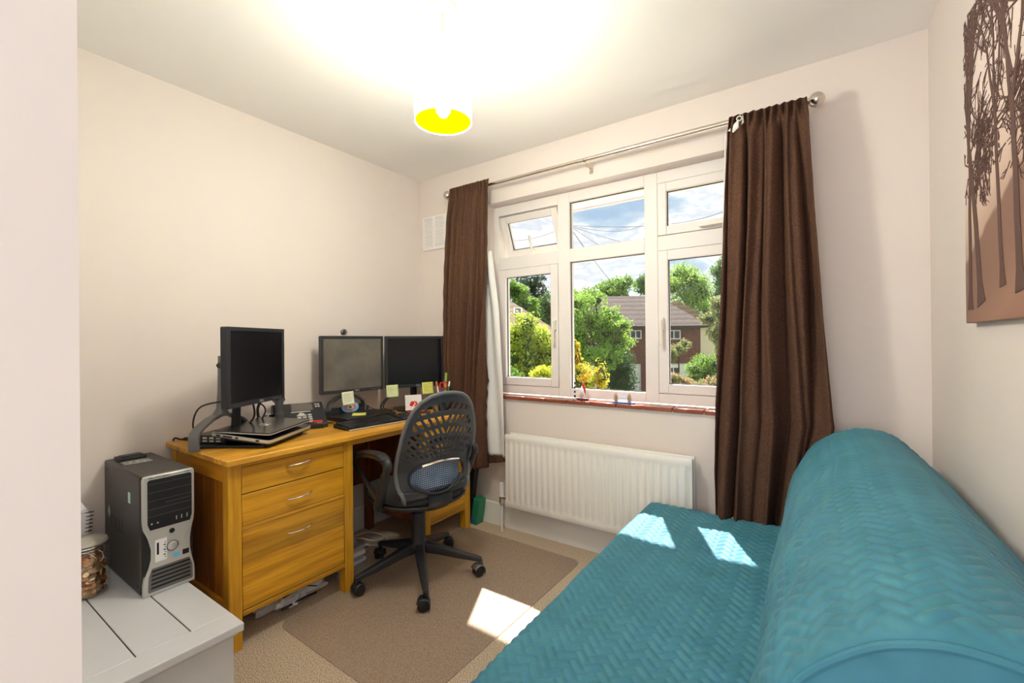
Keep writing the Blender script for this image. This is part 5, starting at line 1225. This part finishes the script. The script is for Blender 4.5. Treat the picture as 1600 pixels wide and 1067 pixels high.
TREES = [
('cedar_tree', 'dark spreading cedar on the skyline above the left neighbouring roof', 'tree', 'cedar', [(-32.45, 52.24, 9.19, 2.25, 1.12), (-31.36, 52.12, 7.17, 1.73, 1.21), (-32.91, 51.93, 6.9, 1.56, 1.21), (-30.54, 50.06, 5.35, 1.3, 1.21)], 5000, 0.34),
('broadleaf_tree', 'mid green tree just behind the brown roof in the left pane', 'tree', 'mid', [(-25.57, 37.56, 6.34, 1.33, 1.0), (-24.56, 38.26, 5.02, 1.19, 0.93), (-24.74, 40.15, 4.07, 0.8, 0.66)], 4500, 0.26),
('broadleaf_tree', 'rounded darker green tree right of the cedar in the left pane', 'tree', 'deep', [(-24.4, 42.44, 4.86, 1.15, 1.59), (-25.8, 43.67, 3.32, 1.3, 1.15), (-23.72, 42.91, 3.58, 1.01, 1.3)], 4500, 0.28),
('flowering_shrub', 'large yellow green shrub filling the lower left window pane', 'shrub', 'lime', [(-6.41, 9.98, 1.65, 0.35, 0.35), (-6.68, 9.79, 1.27, 0.42, 0.42), (-6.3, 10.58, 1.23, 0.42, 0.42), (-6.68, 10.32, 0.81, 0.55, 0.52), (-6.01, 10.43, 0.64, 0.38, 0.48), (-5.84, 10.55, 1.09, 0.28, 0.35)], 9000, 0.085),
('golden_bush', 'bright yellow bush at the lower right of the left pane', 'shrub', 'yellow', [(-4.77, 8.11, 0.52, 0.27, 0.18), (-4.64, 8.2, 0.36, 0.22, 0.16)], 3500, 0.06),
('garden_shrub', 'pale green shrub at the bottom left corner of the left pane', 'shrub', 'mid', [(-5.43, 7.87, 0.4, 0.25, 0.28), (-5.49, 8.41, 0.19, 0.28, 0.2)], 3500, 0.06),
('garden_tree', 'light green spreading garden tree in the centre pane', 'tree', 'fresh', [(-6.47, 13.32, 2.43, 0.48, 0.3), (-6.18, 13.95, 2.57, 0.43, 0.26), (-5.93, 14.56, 2.11, 0.52, 0.3), (-6.53, 13.93, 1.93, 0.61, 0.35), (-6.07, 14.47, 1.44, 0.65, 0.35), (-6.56, 13.48, 1.38, 0.39, 0.39), (-5.65, 14.76, 1.48, 0.35, 0.26), (-6.21, 13.72, 0.88, 0.82, 0.39), (-5.69, 14.51, 1.04, 0.61, 0.35), (-5.26, 14.15, 1.72, 0.3, 0.22), (-6.73, 13.58, 0.8, 0.35, 0.35), (-5.93, 14.13, 0.51, 0.52, 0.26), (-6.72, 13.58, 1.81, 0.35, 0.52), (-6.17, 14.18, 1.81, 0.74, 0.39)], 17000, 0.085),
('broadleaf_tree', 'rounded green tree behind the tiled house roof in the centre pane', 'tree', 'mid', [(-21.34, 51.65, 7.52, 1.78, 1.05), (-20.02, 53.38, 8.14, 1.45, 1.13), (-23.96, 53.11, 7.1, 1.62, 0.97), (-20.57, 52.19, 6.8, 1.62, 0.81)], 5000, 0.3),
('broadleaf_tree', 'tree crown beside the right edge of the centre pane above the ridge', 'tree', 'deep', [(-19.69, 60.8, 8.94, 1.34, 1.25), (-19.28, 62.89, 8.67, 1.43, 1.25)], 3000, 0.32),
('broadleaf_tree', 'distant pale tree at the left edge of the centre pane', 'tree', 'fresh', [(-22.89, 45.66, 6.13, 1.15, 0.87), (-22.17, 46.16, 5.54, 1.44, 0.87)], 2500, 0.26),
('clipped_conifer', 'dense dark green rounded conifer in front of the house', 'shrub', 'conifer', [(-6.55, 17.09, 0.19, 0.67, 0.73), (-6.51, 17.11, -0.32, 0.7, 0.62), (-6.83, 17.41, 0.62, 0.47, 0.47)], 11000, 0.07),
('maple_shrub', 'yellow and orange leaved shrub at the bottom left of the centre pane', 'shrub', 'gold', [(-3.88, 7.99, 0.56, 0.31, 0.19), (-3.82, 8.43, 0.4, 0.31, 0.16), (-4.11, 8.23, 0.85, 0.12, 0.29), (-4.05, 8.14, 1.11, 0.09, 0.18), (-3.71, 8.5, 0.56, 0.18, 0.1)], 6000, 0.05),
('broadleaf_tree', 'tall bright tree behind the hipped roof in the right pane', 'tree', 'fresh', [(-13.57, 55.3, 8.89, 1.65, 1.5), (-11.87, 54.19, 8.16, 1.65, 1.5), (-14.0, 53.48, 7.51, 1.35, 1.5), (-10.96, 54.07, 6.45, 1.65, 1.65), (-12.31, 55.41, 6.05, 1.8, 1.8), (-10.63, 55.81, 4.7, 1.05, 1.35)], 9000, 0.28),
('broadleaf_tree', 'dark narrow tree at the far right edge beside the curtain', 'tree', 'deep', [(-3.58, 21.52, 4.23, 0.35, 0.58), (-3.44, 21.62, 3.52, 0.4, 0.75), (-3.59, 21.81, 2.39, 0.4, 0.69)], 5000, 0.1),
('eucalyptus_tree', 'olive and reddish leaved tree hanging over the cream side wall', 'tree', 'olive', [(-3.5, 18.73, 2.04, 0.34, 0.25), (-3.18, 18.45, 1.48, 0.34, 0.44), (-3.02, 18.56, 0.79, 0.29, 0.49), (-3.2, 18.93, 2.62, 0.29, 0.34)], 4500, 0.085),
('climbing_shrub', 'climbing shrub on the brown wall under the upstairs window', 'shrub', 'olive', [(-7.41, 29.69, 0.66, 0.59, 0.38), (-7.66, 29.09, 0.23, 0.46, 0.38), (-7.24, 30.65, 0.94, 0.38, 0.33)], 2500, 0.11),
('garden_hedge', 'rounded green hedge with orange tips below the cream wall', 'shrub', 'mid', [(-4.99, 25.71, 0.01, 0.69, 0.48), (-5.37, 24.75, -0.36, 0.48, 0.48), (-4.34, 25.46, -0.17, 0.69, 0.62), (-5.35, 26.16, -0.94, 0.76, 0.55)], 6500, 0.09),
('flower_bed', 'low reddish flowering shrubs at the bottom of the right pane', 'shrub', 'flower', [(-5.71, 21.88, -0.64, 0.36, 0.36), (-5.14, 21.96, -0.8, 0.36, 0.24), (-4.58, 21.73, -0.88, 0.48, 0.21), (-4.02, 22.43, -0.79, 0.55, 0.3)], 4500, 0.075),
('broadleaf_tree', 'green tree crown between the cedar and the centre garden tree', 'tree', 'mid', [(-30.75, 57.99, 6.26, 1.52, 1.52), (-31.0, 56.86, 4.53, 1.71, 1.71)], 2500, 0.36)]
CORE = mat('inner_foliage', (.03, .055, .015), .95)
for ti, (nm, lab, ct, kd, bl, n, ls) in enumerate(TREES):
    rg = np.random.default_rng(100+ti)
    if ct == 'shrub' and nm != 'climbing_shrub' or nm == 'flower_bed':      # bushy down to the ground
        low = []
        for (x, y, z, r1, r2) in bl:
            zz = z-r2*1.2
            while zz > GZ+.2: low.append((x+rg.uniform(-.1, .1), y+rg.uniform(-.1, .1), zz, r1*.95, max(r2, .5)*.9)); zz -= max(r2, .5)*1.1
        lowq = leaves(low, int(n*1.0), ls*1.15, rg) if low else None
    else: low = []; lowq = None
    cx = sum(b_[0] for b_ in bl)/len(bl); cy = sum(b_[1] for b_ in bl)/len(bl); zl = min(b_[2] for b_ in bl)
    o = thing(nm, lab, ct, (cx, cy, GZ))
    Qa = leaves(bl, n, ls, rg)
    if lowq is not None: Qa = np.concatenate([Qa, lowq])
    quad_mesh('foliage', Qa, LM[kd], o)
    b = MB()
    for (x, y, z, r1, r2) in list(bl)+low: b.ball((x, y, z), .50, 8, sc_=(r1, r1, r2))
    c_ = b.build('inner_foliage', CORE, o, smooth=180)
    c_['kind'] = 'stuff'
    b = MB(); big = max(b_[3] for b_ in bl); r0 = max(.05, .10*big)
    b.tube([(cx, cy, GZ), (cx+.03, cy, (GZ+zl)/2), (cx, cy, zl)], [r0, r0*.8, r0*.65], 10)
    for (x, y, z, r1, r2) in bl: b.tube(smoothpts([(cx, cy, zl-.1), ((cx+x)/2+.08*big, (cy+y)/2, (zl+z)/2), (x, y, z+r2*.5)]), r0*.32, 7)
    b.build('trunk', M['trunk'], o)
b = MB(); b.box(-14, 8, 2.63, 8.5, GZ, GZ+.02); tag(b.build('floor_bounce_slab', mat('pale_bounce_slab', (.62, .57, .48), .9, noise=(3, .2, (.68, .62, .53)))), kind='structure')  # unseen pale slab added to bounce sunlight up to the soffit
# ground, road
b = MB(); b.box(-90, 60, 4.0, 120, GZ-.2, GZ); g = b.build('ground', mat('garden_lawn', (.06, .10, .03), .95, noise=(.6, .3, (.12, .15, .06)))); tag(g, kind='structure')
def roof_mat(name, c1, c2):
    m = bpy.data.materials.new(name); m.use_nodes = True; t = m.node_tree; bb = t.nodes['Principled BSDF']; bb.inputs['Roughness'].default_value = .9; N = t.nodes.new; K = t.links.new
    c = N('ShaderNodeTexCoord'); wv = N('ShaderNodeTexWave'); wv.wave_type = 'BANDS'; wv.bands_direction = 'Z'; wv.wave_profile = 'SAW'; wv.inputs['Scale'].default_value = .85; wv.inputs['Distortion'].default_value = 1.2; wv.inputs['Detail Scale'].default_value = 3; K(c.outputs['Object'], wv.inputs[0])
    r = N('ShaderNodeValToRGB'); r.color_ramp.elements[0].color = (*c1, 1); r.color_ramp.elements[1].color = (*c2, 1); r.color_ramp.elements[0].position = .2
    n = N('ShaderNodeTexNoise'); n.inputs['Scale'].default_value = 5; K(c.outputs['Object'], n.inputs[0])
    mx = N('ShaderNodeMix'); mx.data_type = 'FLOAT'; mx.inputs[0].default_value = .45; K(wv.outputs[1], mx.inputs[2]); K(n.outputs[0], mx.inputs[3]); K(mx.outputs[0], r.inputs[0]); K(r.outputs[0], bb.inputs['Base Color'])
    bp = N('ShaderNodeBump'); bp.inputs['Distance'].default_value = .06; bp.inputs['Strength'].default_value = .7; K(wv.outputs[1], bp.inputs['Height']); K(bp.outputs[0], bb.inputs['Normal']); return m
RM = roof_mat('brown_clay_roof_tiles', (.070, .050, .043), (.24, .175, .15)); RM2 = roof_mat('tan_roof_tiles', (.20, .14, .09), (.48, .35, .24))
BR = mat('tile_hung_red_brown', (.125, .050, .036), .9, noise=(9, .4, (.21, .09, .065))); DG = mat('dark_window_glass', (.05, .06, .07), .1)
ux, uy = Vector((.8235, .5672, 0)), Vector((-.5672, .8235, 0))
def houseM(O): return Matrix(((ux.x, uy.x, 0, O[0]), (ux.y, uy.y, 0, O[1]), (0, 0, 1, 0), (0, 0, 0, 1)))
def hip(b, x0, x1, y0, y1, ze, zr, rx0, rx1, ov=.45, hl=True, hr=True):
    x0 -= ov; x1 += ov; y0 -= ov; y1 += ov; ym = (y0+y1)/2
    v = [(x0, y0, ze), (x1, y0, ze), (x1, y1, ze), (x0, y1, ze), (rx0, ym, zr), (rx1, ym, zr)]
    v += [(x0, y0, ze-.15), (x1, y0, ze-.15), (x1, y1, ze-.15), (x0, y1, ze-.15)]
    b.add(v, [(0, 1, 5, 4), (1, 2, 5), (2, 3, 4, 5), (3, 0, 4), (0, 6, 7, 1), (1, 7, 8, 2), (2, 8, 9, 3), (3, 9, 6, 0), (6, 9, 8, 7)])
def hwin(hm_, par, x0, x1, y, z0, z1, n=2):
    b = MB(); b.M = hm_; w_ = .07
    b.box(x0, x1, y-.06, y, z0, z0+w_); b.box(x0, x1, y-.06, y, z1-w_, z1)
    for i in range(n+1): xx = x0+(x1-x0-w_)*i/n; b.box(xx, xx+w_, y-.06, y, z0+w_, z1-w_)
    f_ = b.build('window', M['wrender'], par, smooth=0)
    b = MB(); b.M = hm_; b.box(x0+.03, x1-.03, y-.03, y-.01, z0+.03, z1-.03); b.build('window_pane', DG, f_, smooth=0)
HM = houseM((-10.88, 32.577)); hp_ = HM @ Vector((0, 2, GZ))
h1 = thing('house', 'brown tile hung house with hipped roof across the garden', 'house', tuple(hp_))
b = MB(); b.M = HM; b.box(-4.6, 4.5, .0, 6, -.5, 2.3); b.build('upper_wall', BR, h1, smooth=0)
b = MB(); b.M = HM; b.box(-4.5, 4.4, .08, 5.9, GZ, -.5); b.build('lower_wall', M['wrender'], h1, smooth=0)
b = MB(); b.M = HM; hip(b, -4.6, 4.5, 0, 6, 2.3, 4.85, -2.1, 2.25); b.build('roof', RM, h1, smooth=0)
b = MB(); b.M = HM; b.box(-5.05, 4.95, -.56, -.45, 2.15, 2.28); b.build('gutter', M['blk2'], h1, smooth=0)
hwin(HM, h1, 2.02, 3.0, -.0, 1.30, 1.98); hwin(HM, h1, -.75, .10, -.0, 1.35, 2.0); hwin(HM, h1, 1.95, 3.0, .08, -2.0, -.75, 2); hwin(HM, h1, -3.6, -2.4, 0, 1.0, 2.0)
b = MB(); b.M = HM; b.box(.05, .45, -.05, .0, GZ, -.5); b.box(.5, .95, -.05, .02, GZ, -.3); b.build('door_surround', BR, h1, smooth=0)
hp_ = HM @ Vector((5.5, 8, GZ))
h2 = thing('house', 'cream rendered house with lighter tan roof at the right edge of the right pane', 'house', tuple(hp_))
b = MB(); b.M = HM; b.box(4.75, 8.2, 5.2, 11, GZ, 2.35); b.build('wall', M['cream'], h2, smooth=0)
b = MB(); b.M = HM; b.prism([(p_[0], p_[1]) for p_ in [(4.6, 2.35), (8.6, 2.35), (4.6, 4.6)]], 4.8, 11, 'y'); b.build('roof', RM2, h2, smooth=0)
b = MB(); b.M = HM; b.cyl((6.3, 5.12, GZ), (6.3, 5.12, 2.3), .08, n=8); b.build('drainpipe', M['grey'], h2)
HL = houseM((-17.37, 24.461)); hp_ = HM @ Vector((0, 0, 0)); hp_ = HL @ Vector((-1, 0, GZ))
h3 = thing('house', 'neighbouring house with a worn tan roof and small skylight in the left pane', 'house', tuple(hp_))
b = MB(); b.M = HL; b.box(-7, 3.2, -2.2, 4.0, GZ, 1.7); b.build('wall', BR, h3, smooth=0)
b = MB(); b.M = HL; hip(b, -7, 3.2, -2.2, 4.0, 1.7, 4.25, -4, .1, .3); rf = b.build('roof', RM2, h3, smooth=0)
b = MB(); b.M = HL @ Matrix.Translation((.85, -.35, 3.2)) @ Matrix.Rotation(math.radians(34), 4, 'X'); b.box(-.28, .28, -.4, .4, .0, .12); sk = b.build('skylight', M['wrender'], rf, smooth=0)
b = MB(); b.M = HL @ Matrix.Translation((.85, -.35, 3.2)) @ Matrix.Rotation(math.radians(34), 4, 'X'); b.box(-.2, .2, -.32, .32, .12, .13); b.build('skylight_glass', DG, sk, smooth=0)
# brick pier by the garden
pr = thing('brick_pier', 'short orange brick gate pier in the garden behind the golden shrub', 'pier', (-7.985, 18.79, GZ))
b = MB(); b.box(-8.15, -7.82, 18.62, 18.95, GZ, -.06); b.build('pier_shaft', mat('orange_brick', (.42, .13, .05), .9, noise=(12, .5, (.55, .2, .09))), pr)
b = MB(); b.box(-8.19, -7.78, 18.58, 18.99, -.06, .02); b.build('pier_cap', M['wrender'], pr)
fn_ = thing('garden_fence', 'pale timber trellis fence beside the brick pier', 'fence', (-8.6, 18.5, GZ))
for i in range(5):
    b = MB(); b.box(-9.0+i*.19, -8.96+i*.19, 18.40, 18.44, GZ, -.15); b.build('post', M['wrender'], fn_)
for z in (-.3, -.55, -.8):
    b = MB(); b.box(-9.0, -8.2, 18.38, 18.40, z, z+.05); b.build('rail', M['wrender'], fn_)
# telegraph pole and wires
tp = thing('telegraph_pole', 'wooden telegraph pole seen behind the left window mullion', 'pole', (-6.43, 12.56, GZ))
b = MB(); b.cyl((-6.43, 12.56, GZ), (-6.43, 12.56, 4.95), .09, .06, 12); b.build('pole_shaft', mat('pale_pole_wood', (.45, .38, .25), .8), tp)
top = Vector((-6.43, 12.56, 4.86))
for lab, e_, sag in (('telephone wire running left from the pole across the sky', (-16.49, 22.63, 7.77), .3), ('upper telephone wire running right across all the top panes', (-4.47, 33.33, 10.25), .5), ('telephone wire dropping from the pole to the right in the centre top pane', (-5.57, 16.8, 4.82), .05),
                     ('steeper telephone wire dropping right from the pole', (-5.6, 14.35, 4.12), .03), ('steepest short telephone wire dropping beside the pole', (-5.47, 12.01, 3.7), .02), ('thin telephone wire rising towards the distant roofs', (-12.53, 39.92, 12.02), .5), ('lowest telephone wire crossing the centre pane above the trees', (-6.88, 17.12, 3.61), .05)):
    E_ = Vector(e_); o = thing('telephone_wire', lab, 'wire', tuple(top))
    b = MB(); P_ = [top.lerp(E_, i/12)-Vector((0, 0, sag*4*(i/12)*(1-i/12))) for i in range(13)]; dd = (top-E_).length
    b.tube(P_, [.006+.0008*dd*i/12 for i in range(13)], 5); b.build('wire_strand', M['grey'], o)

# ------------------------------------------------------------------ groups of repeated things
GR = {'monitor': 'monitors on the desk', 'sticky_note': 'sticky notes on and around the monitors', 'curtain': 'brown curtains at the window', 'docking_station': 'docking stations on the desk', 'laptop': 'closed laptops on the desk',
      'broadleaf_tree': 'broadleaf trees beyond the garden', 'house': 'houses across the garden', 'telephone_wire': 'telephone wires across the sky', 'pen': 'pens in the pot', 'marker_pen': 'marker pens in the pot'}
for o in bpy.data.objects:
    if o.parent is None and o.get('label'):
        g_ = GR.get(o.name.split('.')[0])
        if g_: o['group'] = g_
